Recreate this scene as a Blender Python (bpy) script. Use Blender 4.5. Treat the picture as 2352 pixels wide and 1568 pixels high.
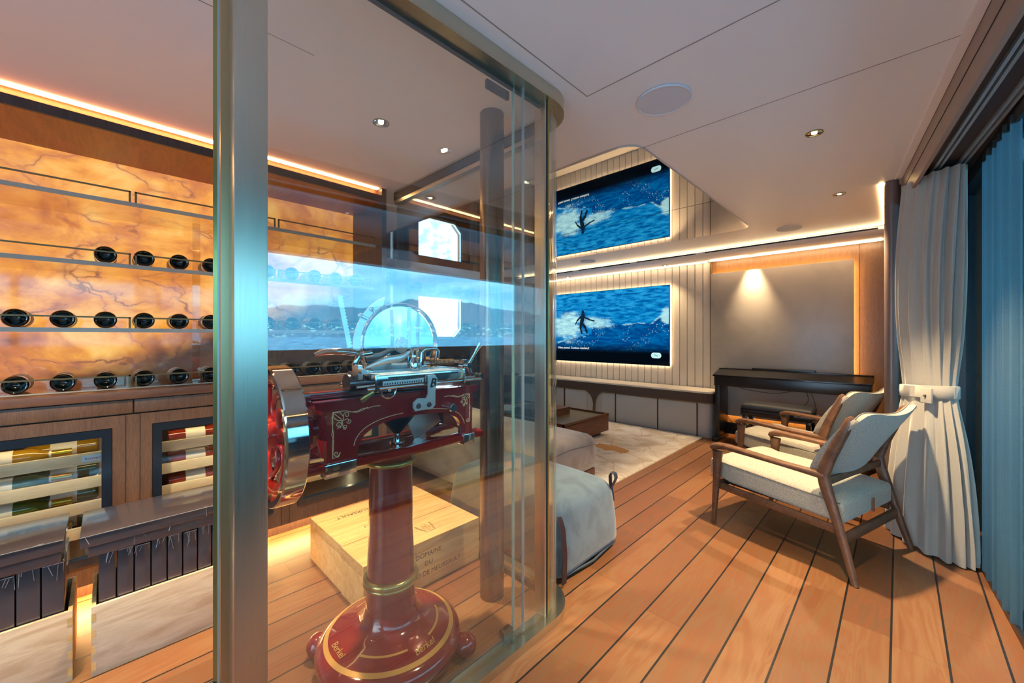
import bpy, bmesh, math, random
from mathutils import Vector, Matrix, noise
random.seed(7)
for o in list(bpy.data.objects): bpy.data.objects.remove(o)
scene = bpy.context.scene
C = scene.collection
PI = math.pi
R = math.radians
H = 2.325                      # ceiling height
EYE = 1.25

# ---------------------------------------------------------------- camera
cam_d = bpy.data.cameras.new('camera'); cam = bpy.data.objects.new('camera', cam_d); C.objects.link(cam)
cam_d.sensor_width = 36; cam_d.lens = 36*907/2352; cam_d.shift_y = -12/2352
cam_d.clip_start = 0.02
cam.location = (0, 0, EYE); cam.rotation_euler = (R(90), 0, R(44.4))
scene.camera = cam

# ---------------------------------------------------------------- view
vs = scene.view_settings
vs.view_transform = 'Standard'; vs.look = 'None'; vs.gamma = 1; vs.exposure = 1.42; vs.use_curve_mapping = False

# ---------------------------------------------------------------- node helper
class NT:
    def __init__(s, tree): s.t = tree; s.n = tree.nodes; s.l = tree.links
    def node(s, kind, **kw):
        n = s.n.new(kind)
        for k, v in kw.items(): setattr(n, k, v)
        return n
    def set(s, sock, v):
        if hasattr(v, 'is_output') or isinstance(v, bpy.types.NodeSocket): s.l.new(v, sock)
        else:
            if hasattr(sock.default_value, '__len__') and not isinstance(v, (tuple, list)): v = (v,)*len(sock.default_value)
            if hasattr(sock.default_value, '__len__') and len(sock.default_value) == 4 and len(v) == 3: v = (*v, 1)
            sock.default_value = v
    def m(s, op, a, b=0.0, c=None, clamp=False):
        n = s.node('ShaderNodeMath', operation=op); n.use_clamp = clamp
        s.set(n.inputs[0], a); s.set(n.inputs[1], b)
        if c is not None: s.set(n.inputs[2], c)
        return n.outputs[0]
    def smooth(s, v, a, b, lo=0.0, hi=1.0):
        n = s.node('ShaderNodeMapRange', interpolation_type='SMOOTHSTEP')
        s.set(n.inputs[0], v); s.set(n.inputs[1], a); s.set(n.inputs[2], b); s.set(n.inputs[3], lo); s.set(n.inputs[4], hi)
        return n.outputs[0]
    def mix(s, f, a, b, blend='MIX'):
        n = s.node('ShaderNodeMix', data_type='RGBA', blend_type=blend)
        s.set(n.inputs[0], f); s.set(n.inputs[6], a); s.set(n.inputs[7], b)
        return n.outputs[2]
    def obj(s): return s.node('ShaderNodeTexCoord').outputs['Object']
    def geo(s): return s.node('ShaderNodeNewGeometry').outputs['Position']
    def map(s, vec, scale=(1,1,1), loc=(0,0,0), rot=(0,0,0)):
        n = s.node('ShaderNodeMapping'); s.l.new(vec, n.inputs[0])
        n.inputs['Scale'].default_value = scale; n.inputs['Location'].default_value = loc; n.inputs['Rotation'].default_value = rot
        return n.outputs[0]
    def noise(s, vec, scale=5, detail=4, rough=.55, dist=0, w=None):
        n = s.node('ShaderNodeTexNoise'); s.l.new(vec, n.inputs['Vector'])
        n.inputs['Scale'].default_value = scale; n.inputs['Detail'].default_value = detail
        n.inputs['Roughness'].default_value = rough; n.inputs['Distortion'].default_value = dist
        return n.outputs[0]
    def ramp(s, f, stops):
        n = s.node('ShaderNodeValToRGB'); s.set(n.inputs[0], f)
        e = n.color_ramp.elements
        while len(e) < len(stops): e.new(0.5)
        for i, (p, c) in enumerate(stops): e[i].position = p; e[i].color = (*c, 1) if len(c) == 3 else c
        return n.outputs[0]
    def xyz(s, v):
        n = s.node('ShaderNodeSeparateXYZ'); s.l.new(v, n.inputs[0]); return n.outputs
    def comb(s, x, y, z):
        n = s.node('ShaderNodeCombineXYZ'); s.set(n.inputs[0], x); s.set(n.inputs[1], y); s.set(n.inputs[2], z); return n.outputs[0]
    def bump(s, h, strength=.2, dist=.01):
        n = s.node('ShaderNodeBump'); s.set(n.inputs['Height'], h); n.inputs['Strength'].default_value = strength
        n.inputs['Distance'].default_value = dist; return n.outputs[0]

def srgb(r, g, b):
    f = lambda c: (c/255/12.92) if c/255 <= .04045 else ((c/255+.055)/1.055)**2.4
    return (f(r), f(g), f(b))

# ---------------------------------------------------------------- world: sky, hills across the bay, sea
w = bpy.data.worlds.new('sky'); scene.world = w; w.use_nodes = True
t = NT(w.node_tree); t.n.clear()
g = t.node('ShaderNodeTexCoord').outputs['Generated']
x, y, z = t.xyz(g)
hor = t.m('SQRT', t.m('ADD', t.m('MULTIPLY', x, x), t.m('MULTIPLY', y, y)))
el = t.m('DIVIDE', z, t.m('MAXIMUM', hor, .05))
az = t.m('ARCTAN2', y, x)
cl = t.noise(t.comb(t.m('MULTIPLY', az, 1.5), t.m('MULTIPLY', el, 7), 0), 2.4, 6, .6, .3)
sky = t.mix(t.smooth(cl, .38, .68), (.42, .66, .90), (.95, .98, 1.0))
sky = t.mix(t.smooth(el, .02, .12, .55, 0), sky, (.85, .92, 1.0))
hn = t.noise(t.comb(az, 0, 0), 2.6, 5, .5)
hh = t.m('ADD', t.m('MULTIPLY', hn, .16), -.012)
hn2 = t.noise(t.comb(t.m('MULTIPLY', az, 40), t.m('MULTIPLY', el, 90), 3), 2.5, 3, .6)
town = t.m('MULTIPLY', t.smooth(hn2, .55, .68), t.smooth(el, .02, .035, 1, 0))
hill = t.mix(town, (.20, .34, .48), (.9, .9, .85))
below = t.smooth(t.m('SUBTRACT', el, hh), -.002, .002, 1, 0)
c = t.mix(below, sky, hill)
wv = t.noise(t.comb(t.m('MULTIPLY', az, 12), t.m('DIVIDE', 1, t.m('ADD', t.m('ABSOLUTE', el), .03)), 0), 3, 4, .6)
sea = t.mix(t.smooth(wv, .35, .7), (.14, .28, .48), (.55, .72, .88))
c = t.mix(t.smooth(el, -.004, .0, 1, 0), c, sea)
bg = t.node('ShaderNodeBackground'); t.l.new(c, bg.inputs[0]); bg.inputs[1].default_value = 4.4
out = t.node('ShaderNodeOutputWorld'); t.l.new(bg.outputs[0], out.inputs[0])

# ---------------------------------------------------------------- materials
MATS = {}
def mat(name):
    m = bpy.data.materials.new(name); m.use_nodes = True
    t = NT(m.node_tree); t.n.clear()
    o = t.node('ShaderNodeOutputMaterial'); t.out = o.inputs[0]
    MATS[name] = m
    return m, t
def pbsdf(t, color=(.5,.5,.5), rough=.5, metal=0, coat=0, normal=None, spec=None, sheen=0, emis=None, estr=0, aniso=0, trans=0):
    b = t.node('ShaderNodeBsdfPrincipled')
    t.set(b.inputs['Base Color'], color); t.set(b.inputs['Roughness'], rough); t.set(b.inputs['Metallic'], metal)
    b.inputs['Coat Weight'].default_value = coat; b.inputs['Coat Roughness'].default_value = .05
    b.inputs['Sheen Weight'].default_value = sheen; b.inputs['Anisotropic'].default_value = aniso
    if trans: b.inputs['Transmission Weight'].default_value = trans
    if spec is not None: b.inputs['Specular IOR Level'].default_value = spec
    if normal is not None: t.l.new(normal, b.inputs['Normal'])
    if emis is not None: t.set(b.inputs['Emission Color'], emis); t.set(b.inputs['Emission Strength'], estr)
    t.l.new(b.outputs[0], t.out)
    return b
def simple(name, color, rough=.5, metal=0, **kw):
    m, t = mat(name); pbsdf(t, color, rough, metal, **kw); return m
def emit(name, color, s):
    m, t = mat(name); e = t.node('ShaderNodeEmission'); t.set(e.inputs[0], color); e.inputs[1].default_value = s
    t.l.new(e.outputs[0], t.out); return m
def wood(name, c0, c1, scale=(1,1,1), rough=.45, coat=0, bump=.05, dist=1.2, nscale=6, fig=.5):
    m, t = mat(name)
    v = t.map(t.obj(), scale)
    a = t.noise(v, nscale, 5, .6, dist)
    b = t.noise(t.map(t.obj(), tuple(k*6 for k in scale)), nscale*2.2, 3, .7, .2)
    f = t.m('ADD', t.m('MULTIPLY', a, fig), t.m('MULTIPLY', b, 1-fig))
    f = t.smooth(f, .3, .7)
    pbsdf(t, t.mix(f, c0, c1), rough, 0, coat, t.bump(b, bump, .004)); return m
def glass(name, tint, f0=.08, gloss=(1,1,1), rough=0.0):
    """thin clear sheet: straight transmission plus an angle-dependent mirror reflection"""
    m, t = mat(name)
    g = t.node('ShaderNodeNewGeometry')
    d = t.node('ShaderNodeVectorMath', operation='DOT_PRODUCT'); t.l.new(g.outputs['Normal'], d.inputs[0]); t.l.new(g.outputs['Incoming'], d.inputs[1])
    cs = t.m('ABSOLUTE', d.outputs['Value'])
    k = t.m('POWER', t.m('SUBTRACT', 1, cs, clamp=True), 5)
    fr = t.m('ADD', f0, t.m('MULTIPLY', k, 1-f0))
    tr = t.node('ShaderNodeBsdfTransparent'); tr.inputs[0].default_value = (*tint, 1)
    gl = t.node('ShaderNodeBsdfGlossy'); gl.inputs['Roughness'].default_value = rough; gl.inputs[0].default_value = (*gloss, 1)
    mx = t.node('ShaderNodeMixShader'); t.l.new(fr, mx.inputs[0]); t.l.new(tr.outputs[0], mx.inputs[1]); t.l.new(gl.outputs[0], mx.inputs[2])
    t.l.new(mx.outputs[0], t.out); return m

WARM = (1.0, .62, .28)
WARM2 = (1.0, .76, .48)
M_led = emit('warm_led', (1.0, .62, .26), 11)
M_led_soft = emit('warm_led_cove', (1.0, .74, .40), 5)
M_led_gold = emit('amber_led', (1.0, .60, .20), 26)
M_led_tv = emit('white_warm_led', (1.0, .76, .50), 7)
M_led_kick = emit('kick_led', (1.0, .58, .20), 16)
M_led_fridge = emit('fridge_led', (1.0, .78, .42), 9)
M_ceil = simple('ceiling_paint', srgb(232, 224, 222), .38, spec=.35)
M_ceil_gap = simple('ceiling_seam', srgb(150, 136, 126), .8)
M_white = simple('white_grille', srgb(205, 203, 208), .6)
M_walnut = wood('walnut_veneer', srgb(108, 80, 62), srgb(74, 52, 40), (6, 6, .35), .42, nscale=5, fig=.35)
M_walnut_h = wood('walnut_worktop', srgb(112, 78, 60), srgb(84, 56, 44), (6, .5, 6), .38, nscale=5)
M_oakwarm = wood('warm_oak_soffit', srgb(176, 104, 52), srgb(138, 76, 34), (.6, 6, 6), .4, nscale=5)
M_wenge = wood('dark_wenge', srgb(74, 56, 50), srgb(52, 38, 34), (6, 6, .4), .45)
M_wallwood = wood('wall_walnut', srgb(118, 84, 48), srgb(80, 55, 30), (8, 8, .3), .4, nscale=5, fig=.3)
M_chairwood = wood('chair_walnut', srgb(122, 82, 56), srgb(70, 44, 30), (3, 3, 3), .38, nscale=6, dist=.6)
M_tablewood = wood('table_walnut', srgb(128, 76, 50), srgb(78, 42, 28), (.8, .8, 6), .4, nscale=5)
M_pine = wood('pale_pine', srgb(226, 200, 168), srgb(196, 160, 126), (5, .7, 5), .6, nscale=3, fig=.8, dist=2.2)
M_pine2 = wood('golden_pine', srgb(232, 192, 128), srgb(205, 158, 96), (5, .7, 5), .55, nscale=3, fig=.8, dist=2.0)
M_shelfwood = wood('fridge_shelf_beech', srgb(222, 196, 158), srgb(202, 172, 132), (4, .6, 4), .55, nscale=3)
M_black = simple('black_satin', (.012, .013, .016), .35)
M_blackgloss = simple('black_gloss', (.008, .008, .01), .08)
M_blackframe = simple('black_door_frame', (.010, .016, .028), .22)
M_blackfab = simple('black_leather', (.014, .016, .022), .55)
M_rubber = simple('black_rubber', (.01, .01, .01), .6)
M_brass = simple('bronzed_brass', srgb(140, 112, 78), .42, .8)
M_chrome = simple('chrome', (.78, .80, .82), .07, 1)
M_steel = simple('brushed_steel_plate', (.78, .82, .84), .36, 1)
M_goldp = simple('gold_trim', srgb(176, 160, 96), .22, .8)
M_goldline = simple('gold_line', srgb(206, 156, 84), .3, .3)
M_cream = simple('cream_line', srgb(226, 214, 170), .4)
M_red = simple('red_enamel', srgb(122, 22, 20), .12, 0, coat=1)
M_redd = simple('red_spoke', srgb(176, 28, 18), .15, 0, coat=1)
M_ink = simple('print_ink', srgb(70, 48, 34), .7)
M_bottle = simple('dark_bottle_glass', (.006, .009, .007), .06, coat=.6)
M_label = simple('cream_label', srgb(214, 196, 168), .6)
M_foil = simple('gold_foil', srgb(206, 156, 54), .25, .8)
M_amber = simple('golden_wine_glass', srgb(150, 104, 14), .06, coat=.5)
M_green = simple('green_wine_glass', srgb(70, 74, 16), .06, coat=.5)
M_rose = simple('rose_wine_glass', srgb(122, 34, 14), .06, coat=.5)
M_top = simple('console_stone_top', srgb(226, 214, 196), .22, coat=.1)
M_tray = simple('olive_lacquer', srgb(120, 108, 78), .35)
M_piano = simple('piano_black', (.014, .012, .012), .28)
M_darkwall = simple('dark_shadow_gap', (.02, .016, .014), .8)
M_trackm = simple('track_metal', srgb(188, 196, 198), .4, .6)
M_shrinkbox = simple('dark_slate_carton', srgb(66, 58, 62), .3, coat=.5)
M_deck = simple('outside_deck', srgb(70, 60, 54), .7)
M_hull = simple('outside_dark_paint', srgb(96, 102, 110), .5)
M_cable = simple('black_cable', (.01, .01, .01), .5)
M_glassedge = simple('glass_edge', srgb(150, 190, 180), .1, 0, spec=1)
M_cellarglass = glass('clear_glass', (.93, .96, .95), .13)
M_sideglass = glass('side_glass', (.90, .92, .90), .06)
M_window = glass('tinted_window_glass', (.38, .62, .69), .05)
M_porthole = glass('clear_window_glass', (.92, .96, .98), .04)
M_acrylic = glass('acrylic', (.93, .90, .86), .06)
M_frost = simple('acrylic_edge', srgb(170, 160, 145), .25, 0, coat=.3)
M_glint = simple('film_glint', (.55, .58, .62), .12, .6)
M_wrap = glass('shrink_wrap', (.93, .93, .95), .10, rough=.12)

# brushed bronze of the post and rails
m, t = mat('brushed_bronze'); M_bronze = m
n = t.noise(t.map(t.obj(), (60, 60, .6)), 8, 3, .6)
pbsdf(t, t.mix(n, srgb(206, 196, 176), srgb(216, 206, 186)), t.m('ADD', .24, t.m('MULTIPLY', n, .12)), 1)
m, t = mat('brushed_rail'); M_rail = m
n = t.noise(t.map(t.obj(), (60, .6, 60)), 8, 3, .6)
pbsdf(t, t.mix(n, srgb(196, 190, 170), srgb(212, 206, 186)), t.m('ADD', .2, t.m('MULTIPLY', n, .1)), 1)
# dark mirror on the ceiling
M_mirror = simple('bronze_mirror', (.74, .70, .66), .015, 1)
m, t = mat('painted_column'); M_column = m
n = t.noise(t.map(t.obj(), (40, 40, .6)), 8, 3, .6)
pbsdf(t, t.mix(n, srgb(112, 98, 84), srgb(140, 124, 106)), .26, .9)

# floor planks, long side along Y
m, t = mat('teak_planks'); M_floor = m
px, py, pz = t.xyz(t.obj())
u = t.m('DIVIDE', t.m('SUBTRACT', px, .134), .1605)
row = t.m('FLOOR', u); fr = t.m('SUBTRACT', u, row)
off = t.m('FRACT', t.m('MULTIPLY', t.m('SINE', t.m('MULTIPLY', row, 12.9898)), 437.58))
v = t.m('DIVIDE', t.m('ADD', py, t.m('MULTIPLY', off, 1.4)), 1.25)
col = t.m('FLOOR', v); fv = t.m('SUBTRACT', v, col)
rnd = t.node('ShaderNodeTexWhiteNoise', noise_dimensions='3D'); t.l.new(t.comb(row, col, 0), rnd.inputs[0])
rv = rnd.outputs[0]
gv = t.comb(t.m('ADD', t.m('MULTIPLY', px, 5), t.m('MULTIPLY', rv, 37)), t.m('ADD', t.m('MULTIPLY', py, .75), t.m('MULTIPLY', rv, 19)), 0)
fig = t.noise(gv, 1.5, 3, .45, 1.3)
rings = t.m('FRACT', t.m('MULTIPLY', fig, 7))
rings = t.smooth(t.m('ABSOLUTE', t.m('SUBTRACT', rings, .5)), .0, .5)
fine = t.noise(t.comb(t.m('MULTIPLY', px, 90), t.m('MULTIPLY', py, 5), rv), 2, 3, .6)
base = t.mix(rv, srgb(110, 74, 48), srgb(150, 106, 68))
c = t.mix(t.m('MULTIPLY', rings, .55), base, srgb(132, 74, 40))
c = t.mix(t.m('MULTIPLY', fine, .32), c, srgb(110, 60, 34))
c = t.mix(t.smooth(fig, .55, .75, 0, .45), c, srgb(118, 66, 40))
gap = t.m('MAXIMUM', t.m('LESS_THAN', fr, .048), 0)
gap2 = t.m('LESS_THAN', fv, .0012)
c = t.mix(gap2, c, srgb(90, 50, 30)); c = t.mix(gap, c, (.012, .010, .010))
pbsdf(t, c, t.m('ADD', .30, t.m('MULTIPLY', fine, .18)), 0, 0, t.bump(t.m('ADD', t.m('MULTIPLY', fine, .3), t.m('MULTIPLY', gap, -1)), .25, .002))

# backlit onyx
m, t = mat('backlit_onyx'); M_onyx = m
p = t.map(t.obj(), (1, 1, 1.4), rot=(R(35), 0, 0))
n1 = t.noise(p, 2.6, 7, .6, .9)
n2 = t.noise(t.map(p, (1, 1, 1), (3, 7, 1)), 6, 6, .65, .5)
f = t.m('ADD', t.m('MULTIPLY', n1, .7), t.m('MULTIPLY', n2, .3))
c = t.ramp(f, [(.30, srgb(110, 50, 14)), (.42, srgb(200, 112, 24)), (.52, srgb(238, 158, 48)), (.62, srgb(248, 192, 96)), (.74, srgb(220, 160, 112))])
vo = t.node('ShaderNodeTexVoronoi', feature='DISTANCE_TO_EDGE')
wob = t.node('ShaderNodeTexNoise'); t.l.new(p, wob.inputs['Vector']); wob.inputs['Scale'].default_value = 3.5; wob.inputs['Detail'].default_value = 5
wp = t.node('ShaderNodeVectorMath', operation='MULTIPLY_ADD'); t.l.new(wob.outputs['Color'], wp.inputs[0]); wp.inputs[1].default_value = (.5, .5, .5); t.l.new(p, wp.inputs[2])
t.l.new(wp.outputs[0], vo.inputs['Vector']); vo.inputs['Scale'].default_value = 2.7
vein = t.m('MULTIPLY', t.smooth(vo.outputs['Distance'], 0.0, .035, 1, 0), t.smooth(n2, .38, .62))
vein2 = t.smooth(vo.outputs['Distance'], 0.0, .16, .5, 0)
c = t.mix(vein2, c, srgb(206, 120, 70)); c = t.mix(t.m('MULTIPLY', vein, .8), c, srgb(120, 58, 40))
gx, gy, gz = t.xyz(t.geo())
# the lamps behind the slab stop short of its lower right corner
lit = t.m('SUBTRACT', t.m('ADD', gz, t.m('MULTIPLY', n1, .25)), t.m('ADD', 1.22, t.m('MULTIPLY', gy, .42)))
lit = t.smooth(lit, -.14, .12, .03, 1)
pbsdf(t, t.mix(.6, c, srgb(150, 140, 140)), .06, 0, .4, emis=c, estr=t.m('MULTIPLY', lit, .38))

def fabric(name, c0, c1, scale=260, rough=.9, bump=.5, sheen=.3, cloud=0, c2=None):
    m, t = mat(name)
    o = t.obj()
    n = t.noise(o, scale, 2, .6)
    c = t.mix(n, c0, c1)
    if cloud:
        k = t.noise(o, cloud, 4, .6, .6); c = t.mix(t.smooth(k, .4, .7), c, c2)
    pbsdf(t, c, rough, 0, 0, t.bump(n, bump, .003), sheen=sheen); return m
M_boucle = fabric('oatmeal_boucle', srgb(96, 88, 80), srgb(206, 194, 172), 170, .95, .8)
M_curtain = fabric('linen_curtain', srgb(150, 142, 132), srgb(180, 172, 160), 300, .95, .2)
M_suede_blue = fabric('grey_suede_pouf', srgb(74, 92, 108), srgb(86, 104, 120), 300, .85, .15, .4, 7, srgb(62, 78, 94))
M_suede_taupe = fabric('taupe_suede_sofa', srgb(166, 148, 136), srgb(176, 158, 146), 300, .85, .15, .5, 6, srgb(148, 132, 122))
M_rib = fabric('padded_cream_panel', srgb(214, 200, 182), srgb(222, 208, 190), 200, .8, .1)
M_stonegrey = fabric('grey_linen_panel', srgb(176, 164, 150), srgb(186, 174, 160), 160, .3, .05, 0, 3, srgb(172, 160, 146))
M_door = fabric('console_door_linen', srgb(176, 168, 162), srgb(188, 180, 172), 260, .7, .1)
M_greywall = fabric('grey_wall_covering', srgb(150, 146, 146), srgb(162, 158, 158), 100, .6, .05, 0, 4, srgb(138, 134, 134))
m, t = mat('sheer_fabric'); M_sheer = m
n = t.noise(t.map(t.obj(), (3, 3, 220)), 3, 2, .6)
tl = t.node('ShaderNodeBsdfTranslucent'); t.set(tl.inputs[0], t.mix(n, (.15, .28, .32), (.24, .38, .42)))
df = t.node('ShaderNodeBsdfDiffuse'); t.set(df.inputs[0], (.12, .13, .14))
tp = t.node('ShaderNodeBsdfTransparent')
a1 = t.node('ShaderNodeMixShader'); a1.inputs[0].default_value = .3; t.l.new(tl.outputs[0], a1.inputs[1]); t.l.new(df.outputs[0], a1.inputs[2])
a2 = t.node('ShaderNodeMixShader'); a2.inputs[0].default_value = .22; t.l.new(a1.outputs[0], a2.inputs[1]); t.l.new(tp.outputs[0], a2.inputs[2])
t.l.new(a2.outputs[0], t.out)
# rug
m, t = mat('carved_rug'); M_rug = m
o = t.obj(); ox, oy, oz = t.xyz(o)
wn = t.node('ShaderNodeTexNoise'); t.l.new(o, wn.inputs['Vector']); wn.inputs['Scale'].default_value = 2.2; wn.inputs['Detail'].default_value = 4
wp = t.node('ShaderNodeVectorMath', operation='MULTIPLY_ADD'); t.l.new(wn.outputs['Color'], wp.inputs[0]); wp.inputs[1].default_value = (.5, .5, 0); t.l.new(o, wp.inputs[2])
vo = t.node('ShaderNodeTexVoronoi', feature='DISTANCE_TO_EDGE', voronoi_dimensions='2D'); t.l.new(wp.outputs[0], vo.inputs['Vector']); vo.inputs['Scale'].default_value = 2.6
ln = t.smooth(vo.outputs['Distance'], .006, .016, 1, 0)
cl = t.noise(o, 3.4, 5, .6, .8)
c = t.mix(t.smooth(cl, .35, .65), srgb(206, 184, 156), srgb(238, 228, 212))
gsel = t.smooth(t.noise(o, 1.3, 2), .45, .55)
c = t.mix(t.m('MULTIPLY', ln, .8), c, t.mix(gsel, srgb(150, 134, 110), srgb(196, 136, 40)))
bx = t.m('DIVIDE', t.m('SUBTRACT', ox, .66), .21); by = t.m('DIVIDE', t.m('SUBTRACT', oy, -.02), .11)
bl = t.m('SQRT', t.m('ADD', t.m('MULTIPLY', bx, bx), t.m('MULTIPLY', by, by)))
bl = t.m('ADD', bl, t.m('MULTIPLY', t.m('SUBTRACT', t.noise(o, 9, 3, .6), .5), 1.6))
c = t.mix(t.smooth(bl, .95, 1.0, 1, 0), c, srgb(206, 142, 36))
pbsdf(t, c, .95, 0, 0, t.bump(t.m('SUBTRACT', t.noise(o, 120, 2), ln), .5, .004), sheen=.3)
# fluted console band
m, t = mat('reeded_walnut'); M_reed = m
ox, oy, oz = t.xyz(t.obj())
st = t.m('ABSOLUTE', t.m('SINE', t.m('MULTIPLY', t.m('ADD', ox, oy), 420)))
pbsdf(t, t.mix(st, srgb(50, 34, 26), srgb(96, 70, 56)), .45, 0, 0, t.bump(st, .6, .004))

# ---------------------------------------------------------------- mesh builder
def wm(o):
    m = Matrix.Identity(4)
    while o: m = o.matrix_basis @ m; o = o.parent
    return m
class MB:
    def __init__(s): s.b = bmesh.new()
    def _x(s, vs, M):
        for v in vs: v.co = M @ v.co
    def box(s, c, d, bev=0, rz=0, M=None, seg=2):
        r = bmesh.ops.create_cube(s.b, size=1)
        vs = r['verts']
        for v in vs: v.co = Vector((v.co.x*d[0], v.co.y*d[1], v.co.z*d[2]))
        if bev:
            es = list({e for v in vs for e in v.link_edges})
            rb = bmesh.ops.bevel(s.b, geom=es, offset=bev, segments=seg, affect='EDGES', profile=.6)
            vs = list({v for f in rb['faces'] for v in f.verts} | {v for v in vs if v.is_valid})
        T = Matrix.Translation(c) @ Matrix.Rotation(rz, 4, 'Z')
        if M is not None: T = T @ M
        s._x(vs, T); return s
    def bx(s, x0, x1, y0, y1, z0, z1, bev=0):
        return s.box(((x0+x1)/2, (y0+y1)/2, (z0+z1)/2), (abs(x1-x0), abs(y1-y0), abs(z1-z0)), bev)
    def cyl(s, p0, p1, r0, r1=None, n=24, caps=True):
        p0 = Vector(p0); p1 = Vector(p1); r1 = r0 if r1 is None else r1
        q = (p1-p0).to_track_quat('Z', 'Y')
        r = bmesh.ops.create_cone(s.b, cap_ends=caps, segments=n, radius1=r0, radius2=r1, depth=(p1-p0).length)
        s._x(r['verts'], Matrix.Translation((p0+p1)/2) @ q.to_matrix().to_4x4()); return s
    def sph(s, c, r, n=16, sc=(1,1,1)):
        q = bmesh.ops.create_uvsphere(s.b, u_segments=n, v_segments=n//2+2, radius=r)
        s._x(q['verts'], Matrix.Translation(c) @ Matrix.Diagonal((*sc, 1))); return s
    def loft(s, rings, closed=False, cap=True, ring_closed=True):
        R_ = [[s.b.verts.new(p) for p in r] for r in rings]
        n = len(R_[0]); k = len(R_)
        for i in range(k if closed else k-1):
            a = R_[i]; b = R_[(i+1) % k]
            for j in range(n if ring_closed else n-1):
                s.b.faces.new((a[j], a[(j+1) % n], b[(j+1) % n], b[j]))
        if cap and not closed and ring_closed:
            s.b.faces.new(R_[0][::-1]); s.b.faces.new(R_[-1])
        return s
    def lathe(s, prof, c=(0,0,0), axis='Z', n=40, cap=True):
        Q = {'Z': Matrix.Identity(3), 'X': Matrix.Rotation(PI/2, 3, 'Y'), 'Y': Matrix.Rotation(-PI/2, 3, 'X')}[axis]
        c = Vector(c); rings = []
        for r, h in prof: rings.append([c + Q @ Vector((max(r, 1e-4)*math.cos(2*PI*i/n), max(r, 1e-4)*math.sin(2*PI*i/n), h)) for i in range(n)])
        return s.loft(rings, cap=cap)
    def ring(s, c, R_, r, axis='Z', n=48, k=12, sx=1):
        Q = {'Z': Matrix.Identity(3), 'X': Matrix.Rotation(PI/2, 3, 'Y'), 'Y': Matrix.Rotation(-PI/2, 3, 'X')}[axis]
        c = Vector(c)
        rings = [[c + Q @ Vector(((R_+r*math.cos(b))*math.cos(a), (R_+r*math.cos(b))*math.sin(a), r*sx*math.sin(b))) for b in [2*PI*j/k for j in range(k)]] for a in [2*PI*i/n for i in range(n)]]
        return s.loft(rings, closed=True)
    def sweep(s, pts, ws, hs, up=(0,0,1), n=12, p=2.6, closed=False):
        """superellipse section: ws across, hs along 'up'"""
        P_ = [Vector(q) for q in pts]; up = Vector(up); rings = []
        k = len(P_)
        if not hasattr(ws, '__len__'): ws = [ws]*k
        if not hasattr(hs, '__len__'): hs = [hs]*k
        for i in range(k):
            if closed: T = P_[(i+1) % k]-P_[i-1]
            else: T = P_[min(i+1, k-1)]-P_[max(i-1, 0)]
            T.normalize(); S = T.cross(up)
            if S.length < 1e-4: S = T.cross(Vector((0, 1, .01)))
            S.normalize(); U = S.cross(T)
            ring = []
            for j in range(n):
                a = 2*PI*j/n; ca, sa = math.cos(a), math.sin(a)
                ring.append(P_[i] + S*(math.copysign(abs(ca)**(2/p), ca)*ws[i]/2) + U*(math.copysign(abs(sa)**(2/p), sa)*hs[i]/2))
            rings.append(ring)
        return s.loft(rings, closed=closed)
    def tube(s, pts, r, n=8, closed=False):
        return s.sweep(pts, r*2, r*2, (.13, .21, .97), n, 2, closed)
    def prism(s, poly, fn, h):
        """poly: 2D outline; fn(a,b,h)->3D"""
        a = [s.b.verts.new(fn(u, v, 0)) for u, v in poly]; b = [s.b.verts.new(fn(u, v, h)) for u, v in poly]
        n = len(poly)
        s.b.faces.new(a); s.b.faces.new(b[::-1])
        for i in range(n): s.b.faces.new((a[i], b[i], b[(i+1) % n], a[(i+1) % n]))
        return s
    def cushion(s, c, d, r=.05, dome=0, n=14, rz=0, M=None, belly=0):
        vm = {}
        hx, hy, hz = d[0]/2, d[1]/2, d[2]/2; r = min(r, hx*.99, hy*.99, hz*.99)
        T = Matrix.Translation(c) @ Matrix.Rotation(rz, 4, 'Z')
        if M is not None: T = T @ M
        def V(i, j, k):
            key = (i, j, k)
            if key not in vm:
                q = [math.sin(PI/2*(2*t_/n-1)) for t_ in key]
                p = Vector((q[0]*hx, q[1]*hy, q[2]*hz))
                inn = Vector((max(-(hx-r), min(hx-r, p.x)), max(-(hy-r), min(hy-r, p.y)), max(-(hz-r), min(hz-r, p.z))))
                dd = p-inn
                if dd.length > 1e-7: p = inn + dd.normalized()*r
                fx = max(0, 1-(p.x/hx)**2); fy = max(0, 1-(p.y/hy)**2); fz = max(0, 1-(p.z/hz)**2)
                if p.z > 0: p.z += dome*(fx*fy)**.6*(p.z/hz)
                p.x += belly*fz*fy*(1 if p.x > 0 else -1)*abs(p.x/hx); p.y += belly*fz*fx*(1 if p.y > 0 else -1)*abs(p.y/hy)
                vm[key] = s.b.verts.new(T @ p)
            return vm[key]
        for a in range(n):
            for b in range(n):
                for k in (0, n):
                    for f in (((a,b,k),(a+1,b,k),(a+1,b+1,k),(a,b+1,k)), ((a,k,b),(a+1,k,b),(a+1,k,b+1),(a,k,b+1)), ((k,a,b),(k,a+1,b),(k,a+1,b+1),(k,a,b+1))):
                        s.b.faces.new([V(*q) for q in f])
        return s
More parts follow.
